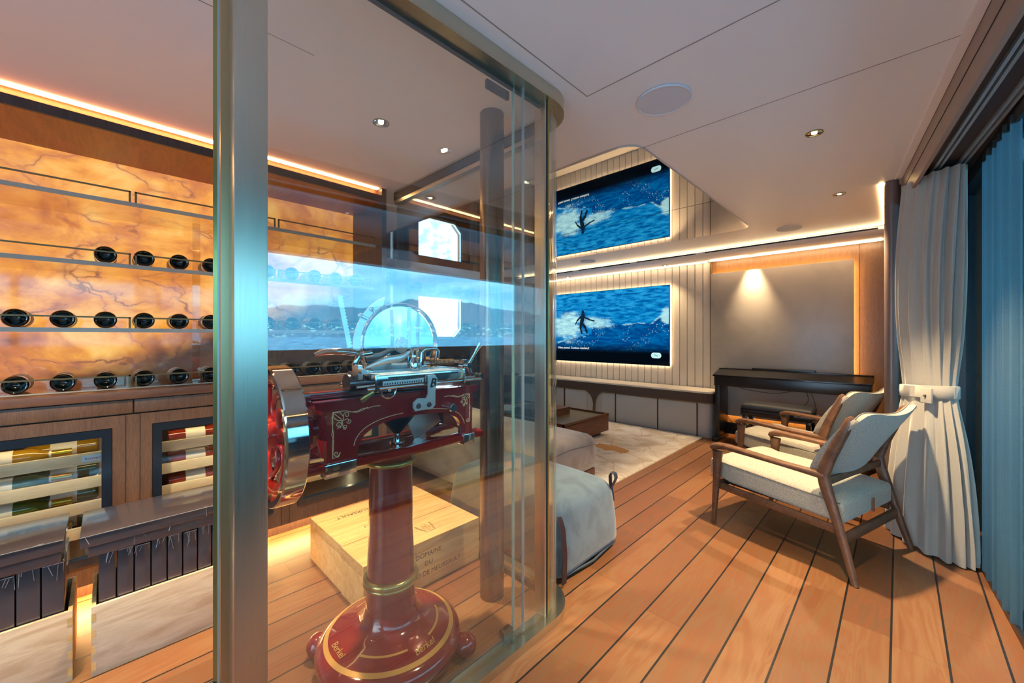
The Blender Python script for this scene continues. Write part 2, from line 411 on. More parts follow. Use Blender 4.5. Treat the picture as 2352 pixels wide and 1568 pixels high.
    def build(s, name, m, parent=None, kind=None, smooth=True, ang=35, label=None, local=False):
        bmesh.ops.recalc_face_normals(s.b, faces=s.b.faces)
        if parent is not None and not local:
            inv = wm(parent).inverted()
            for v in s.b.verts: v.co = inv @ v.co
        me = bpy.data.meshes.new(name); s.b.to_mesh(me); s.b.free()
        if smooth:
            for p in me.polygons: p.use_smooth = True
            me.set_sharp_from_angle(angle=R(ang))
        me.materials.append(m)
        o = bpy.data.objects.new(name, me); C.objects.link(o)
        if parent is not None: o.parent = parent
        if kind: o['kind'] = kind
        if label: o['label'] = label
        return o
def thing(name, label, cat, loc=(0,0,0), rz=0, group=None):
    o = bpy.data.objects.new(name, None); C.objects.link(o); o.empty_display_size = .05
    o.location = loc; o.rotation_euler = (0, 0, rz)
    o['label'] = label; o['category'] = cat
    if group: o['group'] = group
    return o
def tag(o, label, cat, group=None):
    o['label'] = label; o['category'] = cat
    if group: o['group'] = group
    return o
def recenter(o):
    """put a single-mesh thing's origin at its base"""
    me = o.data; vs = [v.co.copy() for v in me.vertices]
    c = Vector((sum(v.x for v in vs)/len(vs), sum(v.y for v in vs)/len(vs), min(v.z for v in vs)))
    for v in me.vertices: v.co -= c
    o.location = c; return o
def struct(name, mb, m, parent=None, **kw): return mb.build(name, m, parent, kind=None if parent else 'structure', **kw)
def dup(root, loc=None, rz=None, label=None, group=None):
    r = root.copy(); C.objects.link(r)
    if loc is not None: r.location = loc
    if rz is not None: r.rotation_euler = (0, 0, rz)
    if label: r['label'] = label
    if group: r['group'] = group
    for ch in list(root.children):
        c = ch.copy(); C.objects.link(c); c.parent = r
        for g_ in list(ch.children):
            d = g_.copy(); C.objects.link(d); d.parent = c
    return r
def text(name, body, size, M, m, parent, ext=.0006, align='CENTER', shear=0, bold=0):
    cu = bpy.data.curves.new('t', 'FONT'); cu.body = body; cu.size = size; cu.extrude = ext; cu.align_x = align; cu.align_y = 'CENTER'; cu.shear = shear
    cu.offset = bold; cu.resolution_u = 3
    tmp = bpy.data.objects.new('t', cu); C.objects.link(tmp)
    me = bpy.data.meshes.new_from_object(tmp.evaluated_get(bpy.context.evaluated_depsgraph_get()))
    bpy.data.objects.remove(tmp); bpy.data.curves.remove(cu)
    T = (wm(parent).inverted() if parent else Matrix.Identity(4)) @ M
    me.transform(T); me.materials.clear(); me.materials.append(m); me.name = name
    o = bpy.data.objects.new(name, me); C.objects.link(o)
    if parent: o.parent = parent
    return o
def frame(o, ex, ey):
    ex = Vector(ex).normalized(); ey = Vector(ey).normalized(); ez = ex.cross(ey)
    M = Matrix((ex, ey, ez)).transposed().to_4x4(); M.translation = Vector(o); return M
def area(name, loc, rot, sx, sy, power, color, parent=None):
    l = bpy.data.lights.new(name, 'AREA'); l.shape = 'RECTANGLE'; l.size = sx; l.size_y = sy; l.energy = power; l.color = color
    o = bpy.data.objects.new(name, l); C.objects.link(o); o.location = loc; o.rotation_euler = rot
    return o

# window wall line: x as a function of y (the hull tapers forward)
def WX(y): return .54-.06*y

# ================================================================ STRUCTURE
struct('floor', MB().bx(-6.2, .62, -3.2, 6.2, -.05, 0), M_floor, smooth=False)
# ceiling sheet with the recess for the mirror, seams as thin dark strips
cb = MB(); cb.bx(-6.2, .75, -3.2, 6.2, H, H+.05); struct('ceiling', cb, M_ceil, smooth=False)
s = MB()
s.bx(-1.0, -.996, -2.5, 1.5, H-.0012, H-.0002); s.bx(-1.0, .25, 1.498, 1.502, H-.0012, H-.0002)
s.bx(-1.035, .21, 2.128, 2.1315, H-.0012, H-.0002); s.bx(-1.6, -1.597, -2.5, .55, H-.0012, H-.0002)
s.bx(.03, .0325, 3.72, 1.9, H-.0012, H-.0002) if False else None
struct('trim_1', s, M_ceil_gap, smooth=False)
# dark mirror panels flush under the ceiling
def rrect(x0, x1, y0, y1, r, n=8):
    p = []
    for cx, cy, a in ((x1-r, y1-r, 0), (x0+r, y1-r, 90), (x0+r, y0+r, 180), (x1-r, y0+r, 270)):
        for i in range(n+1): p.append((cx+r*math.cos(R(a+90*i/n)), cy+r*math.sin(R(a+90*i/n))))
    return p
mr = thing('ceiling_mirror', 'large dark bronze mirror panel set in the ceiling, reflecting the television', 'mirror', (-3.0, 3.2, H))
MB().prism(rrect(-4.95, -1.035, 2.02, 4.42, .12), lambda a, b, h: (a, b, H-.012+h), .010).build('mirror_panel', M_mirror, mr, smooth=False)
MB().bx(-4.95, -1.035, 3.325, 3.329, H-.0128, H-.0122).bx(-2.755, -2.751, 3.33, 4.42, H-.0128, H-.0122).build('panel_joint', M_rubber, mr, smooth=False)
# lowered soffit along the television wall with its lit throat
st = MB()
prof = [(5.10, 2.262), (5.105, 2.285), (5.14, 2.292), (5.60, 2.292), (5.60, 2.236), (5.30, 2.226), (5.20, 2.228), (5.14, 2.24)]
st.prism(prof, lambda a, b, h: (-4.9+h, a, b), 4.86)
struct('trim_2', st, M_ceil)
led = MB().bx(-4.9, -.10, 5.18, 5.20, 2.293, 2.303); recenter(tag(led.build('ceiling_cove_light', M_led_soft, smooth=False), 'long warm strip light in the ceiling cove above the television wall', 'light'))
led = MB().bx(-.10, -.075, 3.80, 5.15, 2.317, H-.001); recenter(tag(led.build('ceiling_cove_light', M_led, smooth=False), 'short warm strip light on the ceiling beside the dark column', 'light'))
for i, (x0, x1, lb) in enumerate(((-4.75, -3.66, 'behind the bronze glass corner'), (-3.55, -2.68, 'above the left part of the television'), (-2.58, -1.80, 'above the right edge of the television'), (-1.69, -.14, 'longest, above the piano'))):
    v = MB().bx(x0, x1, 5.094, 5.106, 2.266, 2.279); o = v.build('air_slot', M_darkwall, smooth=False); recenter(o)
    tag(o, 'thin black air slot in the ceiling cove, '+lb, 'vent', 'air slots in the cove')
o = MB().bx(-1.75, -.12, 5.46, 5.472, 2.219, 2.226).build('wall_wash_light', emit('panel_wash_led', (1, .72, .42), 24), smooth=False); recenter(o); tag(o, 'warm strip light at the top of the wood panelled wall', 'light')
o = MB().bx(-4.8, -1.80, 5.50, 5.515, 2.220, 2.226).build('wall_wash_light', emit('soft_wash_led', (1, .76, .5), 5), smooth=False); recenter(o); tag(o, 'soft strip light above the ribbed wall behind the television', 'light')

# far wall: ribbed padding, wood, plain ends
wl = MB().bx(-6.2, -.0, 5.60, 5.70, 0, H); struct('wall_far', wl, M_greywall, smooth=False)
rb = MB(); xr = -4.86; n = 30; pw = (4.86-1.77)/n
pts = []
for i in range(n):
    x0 = xr+i*pw
    for k in range(9):
        u_ = (0, .02, .15, .3, .5, .7, .85, .98, 1)[k]
        pts.append((x0+pw*(.05+.90*u_), (5.560+.010*u_) if 0 < u_ < 1 else 5.598))
pts = [(xr, 5.60)]+pts+[(-1.77, 5.60)]
rb.prism(pts, lambda a, b, h: (a, b, h), 2.232)
struct('trim_3', rb, M_rib, ang=25)
struct('trim_4', MB().bx(-1.775, -1.76, 5.54, 5.60, 0, 2.24), M_brass, smooth=False)
struct('trim_5', MB().bx(-1.76, -.02, 5.585, 5.60, 0, 2.26), M_wallwood, smooth=False)
struct('trim_6', MB().bx(-.30, -.297, 5.5825, 5.585, .0, 2.24), M_darkwall, smooth=False)
# backlit grey panel
pn = thing('backlit_wall_panel', 'large grey fabric panel glowing amber at its edges behind the piano', 'panel', (-1.05, 5.56, .25))
MB().bx(-1.755, -.338, 5.505, 5.520, .25, 2.065, .003).build('panel', M_stonegrey, pn)
MB().bx(-1.75, -.36, 5.528, 5.540, 2.03, 2.042).bx(-.372, -.360, 5.528, 5.540, .28, 2.03).bx(-1.75, -.36, 5.528, 5.540, .272, .284).build('edge_light', M_led_gold, pn, smooth=False)
# left far hull wall with an octagonal window
def octo(y0, y1, z0, z1, c_):
    return [(y0+c_, z0), (y1-c_, z0), (y1, z0+c_), (y1, z1-c_), (y1-c_, z1), (y0+c_, z1), (y0, z1-c_), (y0, z0+c_)]
wa = MB()
ow, oi = octo(3.10, 4.80, 1.22, 2.16, .17), None
for (a0, a1, b0, b1) in ((-3.2, 3.10, 0, H), (4.8, 5.6, 0, H), (3.10, 4.8, 0, 1.22), (3.10, 4.8, 2.16, H)): wa.bx(-6.2, -6.1, a0, a1, b0, b1)
for (y_, z_, sy, sz) in ((3.10, 1.22, 1, 1), (4.8, 1.22, -1, 1), (3.10, 2.16, 1, -1), (4.8, 2.16, -1, -1)):
    wa.prism([(y_, z_), (y_+.17*sy, z_), (y_, z_+.17*sz)], lambda a, b, h: (-6.2+h, a, b), .1)
struct('wall_left', wa, M_wallwood, smooth=False)
fr_ = MB(); o8 = octo(3.10, 4.80, 1.22, 2.16, .17)
fr_.sweep([(-6.09, a, b) for a, b in o8], .05, .05, (1, 0, 0), 8, 6, closed=True)
win = struct('window_1', fr_, M_trackm)
MB().prism(octo(3.12, 4.78, 1.24, 2.14, .16), lambda a, b, h: (-6.16+h, a, b), .006).build('window_pane', M_porthole, win, smooth=False)
struct('trim_16', MB().bx(-6.1, -5.98, 3.3, 3.78, 0, H).bx(-6.1, -5.98, 3.78, 5.0, 1.955, H), M_walnut, smooth=False)
# grey built-in cupboard block left of the ribs
struct('trim_7', MB().bx(-5.45, -4.90, 5.0, 5.6, 0, 2.23, .004), M_greywall)
# curtain strips beside the octagonal window
for i, (a, lb) in enumerate(((3.10, 'left'), (4.98, 'right'))):
    cp = MB(); rr = []
    for zz in (0.02, 2.25): rr.append([(-6.04+.02*math.sin(k*1.9), a+.012*k, zz) for k in range(16)])
    cp.loft(rr, ring_closed=False, cap=False); o = cp.build('window_curtain', M_curtain); recenter(o)
    sm = o.modifiers.new('s', 'SOLIDIFY'); sm.thickness = .004
    tag(o, 'pale curtain hanging on the %s side of the far octagonal window' % lb, 'curtain')

# near and back walls (behind the photographer) and the hull wall on the right
struct('wall_back', MB().bx(-6.2, -2.0, -3.2, -3.1, 0, H).bx(-2.0, .75, -3.2, -3.1, 2.2, H), M_walnut, smooth=False)
wb = MB().bx(-2.0, .75, -3.18, -3.12, 0, .04)
for xx in (-2.0, -.7, .66): wb.bx(xx, xx+.06, -3.18, -3.12, .04, 2.2)
wb = struct('window_fill', wb, M_black, smooth=False)  # unseen aft glazing, added so bluish daylight fills the ceiling
MB().bx(-2.0, .72, -3.155, -3.147, .04, 2.2).build('window_pane', M_porthole, wb, smooth=False)
struct('wall_right', MB().bx(-.03, .0, 3.88, 5.6, 0, H).bx(0, .66, 3.93, 3.99, 0, H), M_wallwood, smooth=False)
col = MB().cyl((-.035, 3.80, 0), (-.035, 3.80, H-.002), .038, n=32); struct('trim_8', col, simple('column_veneer', srgb(108, 86, 78), .3))
# pelmet along the windows (6 degrees off the planks)
def PX(y): return .21-(y-1.975)*.1077
pel = MB()
for (d0, d1, z0, z1, mm) in ((0, .018, 2.145, H, 0),):
    pel.prism([(PX(-3.1)+d0, -3.1), (PX(3.80)+d0, 3.80), (PX(3.80)+d1, 3.80), (PX(-3.1)+d1, -3.1)], lambda a, b, h: (a, b, z0+h), z1-z0)
struct('trim_9', pel, simple('pelmet_veneer', srgb(150, 122, 104), .4), smooth=False)
struct('trim_10', MB().prism([(PX(-3.1)-.002, -3.1), (PX(3.80)-.002, 3.80), (PX(3.80)+.001, 3.80), (PX(-3.1)+.001, -3.1)], lambda a, b, h: (a, b, 2.235+h), .004), M_darkwall, smooth=False)
struct('trim_11', MB().prism([(PX(-3.1)-.035, -3.1), (PX(3.75)-.035, 3.75), (PX(3.75)-.002, 3.75), (PX(-3.1)-.002, -3.1)], lambda a, b, h: (a, b, H-.008+h), .0075), M_ceil, smooth=False)
struct('trim_12', MB().prism([(PX(-3.1)+.018, -3.1), (PX(3.9)+.018, 3.9), (WX(3.9)+.03, 3.9), (WX(-3.1)+.03, -3.1)], lambda a, b, h: (a, b, 2.225+h), .02), M_wenge, smooth=False)
for k, (da, lb) in enumerate(((.075, 'inner'), (.17, 'outer'))):
    tr = MB()
    for q in (0, .022): tr.prism([(PX(-3)+da+q, -3), (PX(3.55)+da+q, 3.55), (PX(3.55)+da+q+.012, 3.55), (PX(-3)+da+q+.012, -3)], lambda a, b, h: (a, b, 2.208+h), .016)
    o = tr.build('curtain_track', M_trackm, smooth=False); recenter(o)
    tag(o, 'pale metal curtain track under the ceiling pelmet, the %s one' % lb, 'curtain track')
# window wall: frames, glass
wf = MB()
def wseg(y0, y1, x_off, wx, z0, z1): return [(WX(y0)+x_off, y0), (WX(y1)+x_off, y1), (WX(y1)+x_off+wx, y1), (WX(y0)+x_off+wx, y0)], z0, z1-z0
for y0, y1, xo, wx, z0, z1 in ((-3.1, 4.0, -.03, .07, 0, .035), (-3.1, 4.0, -.03, .07, 2.15, 2.225), (3.86, 4.0, -.04, .09, 0, 2.22), (-.75, -.69, -.03, .06, 0, 2.2), (-3.1, -3.04, -.03, .06, 0, 2.2)):
    p, zz, hh_ = wseg(y0, y1, xo, wx, z0, z1); wf.prism(p, lambda a, b, h: (a, b, zz+h), hh_)
wi = struct('window_2', wf, M_black, smooth=False)
p, zz, hh_ = wseg(-3.05, 3.87, 0, .008, .03, 2.16); MB().prism(p, lambda a, b, h: (a, b, zz+h), hh_).build('window_pane', M_window, wi, smooth=False)
# outside: side deck, bulwark, overhang
struct('trim_13', MB().bx(.78, 1.95, -12, 12, -.12, -.05), M_deck, smooth=False)
struct('trim_14', MB().bx(1.85, 1.95, -12, 12, -.1, 1.12), M_hull, smooth=False)
struct('trim_15', MB().bx(.78, 2.05, -12, 12, 2.34, 2.40).bx(1.92, 2.05, -12, 12, 2.04, 2.34), M_hull, smooth=False)

# ================================================================ WINE WALL
FX = -2.68
wc = thing('wine_cabinet', 'long walnut wine cabinet with backlit onyx back, brass rails and built-in fridges', 'cabinet', (-2.9, -.1, 0))
YA, YB = -1.35, 1.42
MB().bx(-3.20, -3.16, YA, YB, .985, 2.24).build('onyx_back', M_onyx, wc, smooth=False)
MB().bx(-3.16, FX-.005, YA, 1.385, 2.226, 2.24).build('soffit', M_oakwarm, wc, smooth=False)
MB().bx(FX-.012, FX+.004, YA, YB, 2.226, 2.270).build('header_band', M_wenge, wc, smooth=False)
MB().bx(-2.76, -2.75, YA, 1.385, 2.24, H).build('cove_back', M_oakwarm, wc, smooth=False)
MB().bx(-3.18, FX+.004, 1.385, YB, 0, 2.270).bx(-2.765, FX+.004, 1.385, YB, 2.27, H-.002).build('side_panel', M_walnut, wc, smooth=False)
MB().bx(FX-.050, FX-.016, YA, 1.375, H-.004, H-.0006).build('cove_light', M_led, wc, smooth=False)
MB().bx(-3.16, FX+.012, YA, 1.385, .945, .985, .002).build('worktop', M_walnut_h, wc)
# base carcass around three fridges
car = MB()
FR = [(-.52, .012), (.153, .69), (.823, 1.36)]
car.bx(-3.16, FX-.02, YA, 1.385, .87, .945)
ys = [YA]+[q for f in FR for q in f]+[1.385]
for i in range(0, len(ys), 2): car.bx(-3.16, FX, ys[i], ys[i+1], .10, .868)
for a, b in FR: car.bx(-3.16, FX, a, b, .812, .868); car.bx(-3.16, FX, a, b, .10, .19)
car.bx(-3.16, -3.14, YA, 1.385, .1, .87)
car.build('carcass', M_walnut, wc, smooth=False)
MB().bx(-3.16, -2.80, YA, 1.385, 0, .10).build('plinth', M_walnut, wc, smooth=False)
MB().bx(-2.796, -2.780, YA, 1.37, .082, .098).build('plinth_light', M_led_kick, wc, smooth=False)
area('plinth_lamp', (-2.76, .0, .095), (0, R(-25), 0), .02, 2.7, 9, (1, .62, .25)).parent = None
dy = .645
for k in range(5):
    y0 = .085-dy*2+k*dy+.003; y1 = min(y0+dy-.006, 1.38)
    if y0 > 1.3: continue
    MB().bx(FX-.02, FX+.002, y0, y1, .876, .940, .001).build('drawer', M_walnut, wc)
for (a, b) in FR:
    for yy in (a-.045, b+.045): MB().bx(FX-.001, FX+.0015, yy-.0015, yy+.0015, .10, .868).build('door_gap', M_darkwall, wc, smooth=False)
ZS = [1.914, 1.60, 1.28, .99]
for i, zs in enumerate(ZS):
    th = .02 if i < 3 else .006
    MB().bx(-3.155, -2.765, YA, 1.38, zs-th/2, zs+th/2).build('shelf', M_acrylic, wc, smooth=False)
    MB().bx(-2.765, -2.758, YA, 1.38, zs-th/2, zs+th/2).build('shelf_edge', M_frost, wc, smooth=False)
    for k in range(5):
        y0 = .096-dy*2+k*dy; y1 = y0+dy-.022
        if y1 > 1.39: continue
        zr = zs+.062
        rl = MB()
        for yy in (y0, y1): rl.bx(-2.765, -2.757, yy-.004, yy+.004, zs+th/2, zr+.004)
        rl.bx(-2.765, -2.757, y0-.004, y1+.004, zr-.003, zr+.004)
        rl.build('rail', M_brass, wc, smooth=False)
for yy in (.335,): MB().bx(-2.90, -2.885, yy, yy+.035, .995, 1.90).build('divider', M_acrylic, wc, smooth=False)
# wine bottle: base towards the room (local +X)
def wine_bottle(gm, label, label_col=M_label, foil=M_black, R_=.0405):
    t_ = thing('wine_bottle', label, 'bottle')
    prof = [(.004, -.028), (.018, -.022), (.026, -.008), (.031, -.001), (.036, .001), (R_, -.004), (R_, -.012), (R_, -.19), (.036, -.215), (.022, -.240), (.0155, -.258), (.0145, -.31), (.0150, -.318), (.0150, -.325), (.001, -.325)]
    b = MB(); b.lathe(prof, (0, 0, R_), 'X', 32, cap=True); b.build('glass_body', gm, t_, ang=60)
    MB().lathe([(R_+.0006, -.07), (R_+.0006, -.155)], (0, 0, R_), 'X', 32, cap=False).build('paper_label', label_col, t_)
    MB().lathe([(.0165, -.265), (.0158, -.328), (.001, -.329)], (0, 0, R_), 'X', 20, cap=False).build('foil', foil, t_)
    return t_
ordn = ['leftmost', 'second from left', 'third from left', 'fourth from left', 'fifth from left', 'sixth from left']
Rn = ['nearest right of the bronze post', 'second right of the bronze post', 'third right of the bronze post', 'fourth right of the bronze post', 'fifth right of the bronze post', 'last at the right end']
proto = None
rows = [(1, 'top bottle row', 2), (2, 'middle bottle row', 0), (3, 'bottom bottle row', 0)]
for si, rowname, first in rows:
    pos = [-.289+.139*k for k in range(12)]
    for k, yy in enumerate(pos):
        if k == 6: continue                   # hidden by the post
        if k < first: continue
        lab = 'dark wine bottle lying base outward, %s, %s' % ((ordn[k-first] if k < 6 else Rn[min(k-7, 5)]), rowname)
        zt = ZS[si]+(.0105 if si < 3 else .0035)
        if proto is None: proto = wine_bottle(M_bottle, lab); b_ = proto
        else: b_ = dup(proto, label=lab)
        b_.location = (-2.775, yy, zt); b_['group'] = 'bottles on the backlit shelves'
# fridges
def fridge(y0, y1, lab, wines, side):
    t_ = thing('wine_fridge', lab, 'fridge', (-2.9, (y0+y1)/2, .19), group='wine fridges')
    z0, z1 = .192, .81; w_ = .036
    f = MB()
    f.bx(FX-.03, FX+.006, y0+.002, y0+w_, z0, z1).bx(FX-.03, FX+.006, y1-w_, y1-.002, z0, z1)
    f.bx(FX-.03, FX+.006, y0+w_, y1-w_, z1-w_, z1).bx(FX-.03, FX+.006, y0+w_, y1-w_, z0, z0+w_)
    d = f.build('door_frame', M_blackframe, t_, smooth=False)
    MB().bx(FX-.016, FX-.010, y0+w_, y1-w_, z0+w_, z1-w_).build('door_glass', M_porthole, d, smooth=False)
    i = MB(); i.bx(-3.13, -3.12, y0+.004, y1-.004, z0, z1).bx(-3.12, FX-.035, y0+.003, y0+.012, z0, z1).bx(-3.12, FX-.035, y1-.012, y1-.003, z0, z1).bx(-3.12, FX-.035, y0+.01, y1-.01, z1-.012, z1-.002).bx(-3.12, FX-.035, y0+.01, y1-.01, z0, z0+.01)
    i.build('inner_case', M_wenge, t_, smooth=False)
    MB().bx(FX-.06, FX-.05, y0+.03, y1-.03, z1-.02, z1-.0125).bx(-3.118, -3.11, y1-.03, y1-.014, z0+.05, z1-.05).build('inside_light', M_led_fridge, t_, smooth=False)
    zf = [.645, .53, .415, .30]
    for j, zz in enumerate(zf):
        s_ = MB(); s_.bx(-2.76, -2.742, y0+.016, y1-.020, zz, zz+.052, .001)
        for k in range(5): s_.bx(-3.10, -2.762, y0+.02+k*(y1-y0-.05)/4-.0, y0+.032+k*(y1-y0-.05)/4, zz+.01, zz+.022)
        sh = s_.build('shelf', M_shelfwood, t_)
        if side == 'left' and j == 0:
            pl = MB().bx(-2.7425, -2.7405, y1-.100, y1-.030, zz+.013, zz+.040).build('name_plate', M_steel, sh, smooth=False)
            # plate lettering, red
            M = frame((-2.7400, y1-.065, zz+.026), (0, 1, 0), (0, 0, 1))
            pl2 = text('plate_lettering', 'hostec', .020, M, simple('red_lettering', srgb(196, 70, 50), .5), sh)
    return t_
fridge(*FR[0], 'wine fridge with golden wines, leftmost, behind the near carton crate', M_amber, 'left')
fridge(*FR[1], 'wine fridge with rose and red wines just left of the bronze post', M_rose, 'mid')
fridge(*FR[2], 'wine fridge seen behind the red flywheel slicer', M_amber, 'right')
# bottles lying along the fridge shelves
def side_bottle(name_label, gm, foil):
    t_ = wine_bottle(gm, name_label, M_label, foil, .0375)
    MB().lathe([(.0158, -.245), (.0158, -.272)], (0, 0, .0375), 'X', 20, cap=False).build('neck_label', M_label, t_)
    return t_
lv = ['top', 'second', 'third', 'bottom']
mats_f = [(M_amber, M_foil, 'golden'), (M_rose, M_foil, 'amber red'), (M_green, M_foil, 'olive green')]
place = ['leftmost fridge', 'fridge left of post', 'fridge behind slicer']
for fi, (y0, y1) in enumerate(FR):
    for j, zz in enumerate((.657, .542, .427, .312)):
        if fi == 2 and j < 2: continue
        gm, fo, nm = mats_f[0] if (fi == 0 and j == 0) else mats_f[1] if fi == 1 or fi == 2 else mats_f[2]
        for q in (0, 1):
            lab = '%s wine bottle, %s shelf of %s, %s' % (nm, lv[j], place[fi], 'neck right, in front' if q == 0 else 'neck left, behind')
            b_ = side_bottle(lab, gm, fo)
            b_['group'] = 'bottles in the wine fridges'
            zz2 = zz+.011
            if q == 0: b_.location = (-2.80, y0+.07, zz2); b_.rotation_euler = (0, 0, R(-90))
            else: b_.location = (-2.885, y1-.05, zz2+.001); b_.rotation_euler = (0, 0, R(90))

# ================================================================ CRATES
def shrink_box(x0, x1, y0, y1, z0, z1, lab):
    t_ = thing('carton', lab, 'box', ((x0+x1)/2, (y0+y1)/2, z0), group='shrink-wrapped cartons')
    MB().bx(x0, x1, y0, y1, z0, z1, .002).build('card_box', M_shrinkbox, t_)
    wr = MB(); wr.box(((x0+x1)/2, (y0+y1)/2, (z0+z1)/2), (x1-x0+.0024, y1-y0+.0024, z1-z0+.0024), .002)
    rw = random.Random(int((x0*7+y0*31+z0*17)*1000))
    gl_ = MB()
    # film wrinkles along edges and corners, in bright metal as painted-in highlights
    for k in range(3):
        yy = y0+rw.random()*(y1-y0); a = (x1+.0018, yy, z1-.002); bb = (x1+.002, yy+rw.uniform(-.012, .012), z1-.01-rw.random()*min(.05, (z1-z0)*.7))
        gl_.tube([a, bb], .0009, 4)
        yy = y0+rw.random()*(y1-y0); gl_.tube([(x1+.0015, yy, z1+.0012), (x1-.012*rw.random(), yy+rw.uniform(-.02, .02), z1+.0016)], .0009, 4)
    wr.sweep([(x1+.0012, y0, z1+.0008), (x1+.0016, (y0+y1)/2, z1+.0014), (x1+.0012, y1, z1+.0008)], .0022, .0022, (0, 0, 1), 6)
    gl_.sweep([(x1+.0018, y0, z1+.0010), (x1+.002, (y0+y1)/2, z1+.0016), (x1+.0018, y1, z1+.0010)], .002, .002, (0, 0, 1), 6)
    f_ = wr.build('shrink_film', M_wrap, t_)
    gl_.build('film_crease_glint', M_glint, f_)
    return t_
def crate(x1, y0, y1, lab, where, boxes):
    x0 = x1-.30; t_ = thing('wooden_crate', lab, 'crate', ((x0+x1)/2, (y0+y1)/2, 0))
    h = .255; th = .012
    MB().bx(x1-th, x1, y0+.0, y1, 0, h, .001).build('front_board', M_pine, t_)
    MB().bx(x0, x0+th, y0, y1, 0, h, .001).build('back_board', M_pine, t_)
    eb = MB().bx(x0+th, x1-th, y0, y0+th, 0, h, .001)
    for k in range(4): eb.bx(x1-.02, x1+.0005, y0, y0+th, .02+k*.06, .05+k*.06)
    eb.build('end_board', M_pine2, t_)
    eb = MB().bx(x0+th, x1-th, y1-th, y1, 0, h, .001)
    for k in range(4): eb.bx(x1-.02, x1+.0005, y1-th, y1, .02+k*.06, .05+k*.06)
    eb.build('end_board', M_pine2, t_)
    MB().bx(x0+th, x1-th, y0+th, y1-th, 0, .010).build('bottom_board', M_pine, t_)
    yy = y0+.018; wd = (y1-y0-.036)/boxes
    for k in range(boxes):
        shrink_box(x0+.022, x1-.02, yy+k*wd+.0015, yy+(k+1)*wd-.0035, .012, .435-.004*(k % 3), 'dark wrapped carton standing %s in %s' % (['leftmost', 'second from left', 'third from left', 'fourth from left', 'fifth from left', 'sixth from left', 'seventh from left', 'eighth from left', 'ninth from left'][k] if boxes == 9 else ['rightmost', 'second from right', 'third from right', 'fourth from right', 'fifth from right', 'sixth from right', 'seventh from right', 'eighth from right'][boxes-1-k], where))
    shrink_box(x0-.005, x1-.015, y0-.008, y1-.03, .436, .476, 'flat dark wrapped carton, lower of two lying on %s' % where)
    shrink_box(x0-.015, x1-.004, y0-.028, y1-.022, .477, .517, 'flat dark wrapped carton lying topmost on %s' % where)
    return t_
crate(-2.115, -.045, .43, 'open pale pine crate packed with dark shrink-wrapped cartons, beside the bronze post', 'crate beside the post', 9)
crate(-2.145, -.58, -.092, 'open pale pine crate of wrapped cartons at the left edge, cut by the frame', 'crate at the left edge', 8)
# branded wine cases
def case(x0, x1, y0, y1, h, lab):
    t_ = thing('wine_case', lab, 'wooden box', ((x0+x1)/2, (y0+y1)/2, 0), group='pine wine cases')
    b = MB(); b.bx(x0, x1, y0, y1, 0, h-.052, .0015); b.build('case_body', M_pine2, t_)
    l = MB(); nb = 2 if x1-x0 > .3 else 1; dx = (x1-x0)/nb
    for k in range(nb): l.bx(x0+k*dx+.0004, x0+(k+1)*dx-.0004, y0, y1, h-.014, h, .001)
    l.bx(x0, x1, y0, y1, h-.0505, h-.0145, .001)
    l.build('case_lid', M_pine2, t_)
    return t_
ca = case(-2.37, -1.94, .795, 1.465, .227, 'pine wine case with upside-down lettering on its lid, nearer the cabinet')
cb_ = case(-1.937, -1.695, .79, 1.465, .227, 'pine wine case with printed front lettering and crest, behind the slicer stand')
text('printed_lettering', 'DOMAINE', .034, frame((-1.6945, 1.13, .155), (0, 1, 0), (0, 0, 1)), M_ink, cb_, .0003)
text('printed_lettering', 'DU', .034, frame((-1.6945, 1.13, .110), (0, 1, 0), (0, 0, 1)), M_ink, cb_, .0003)
text('printed_lettering', 'CHATEAU DE MEURSAULT', .034, frame((-1.6945, 1.13, .062), (0, 1, 0), (0, 0, 1)), M_ink, cb_, .0003)
text('printed_lettering', 'MEURSAULT', .04, frame((-2.25, 1.0, .2272), (0, -1, 0), (1, 0, 0)), M_ink, ca, .0003)
text('printed_lettering', 'CHATEAU', .04, frame((-2.05, 1.05, .2272), (0, -1, 0), (1, 0, 0)), M_ink, ca, .0003)
cr = MB()                                        # printed crest: shield with sprays
cy, cx = 1.19, -1.80
def lid(a, b): return (cx-b, cy+a, .2274)
for sgn in (-1, 1):
    cr.tube([lid(sgn*.018, .02), lid(sgn*.018, -.005), lid(sgn*.010, -.02), lid(0, -.027)], .0008, 4)
    for k in range(7):
        a0 = k*.22; c0 = (sgn*(.022+.018*math.sin(a0)), -.03+.012*k)
        for j in range(3): cr.tube([lid(*c0), lid(c0[0]+sgn*.012*math.cos(j*.8), c0[1]+.010*math.sin(j*.8+.4))], .0008, 4)
cr.tube([lid(-.018, .02), lid(.018, .02)], .0008, 4); cr.tube([lid(-.018, .0), lid(.018, .0)], .0007, 4); cr.tube([lid(0, .02), lid(0, -.026)], .0007, 4)
cr.tube([lid(.014*math.cos(a), .034+.010*math.sin(a)) for a in [k*PI/6 for k in range(12)]], .0008, 4, True)
cr.tube([lid(-.03+.01*k, -.042+.004*(k % 2)) for k in range(7)], .0009, 4)
cr.build('printed_crest', M_ink, cb_)

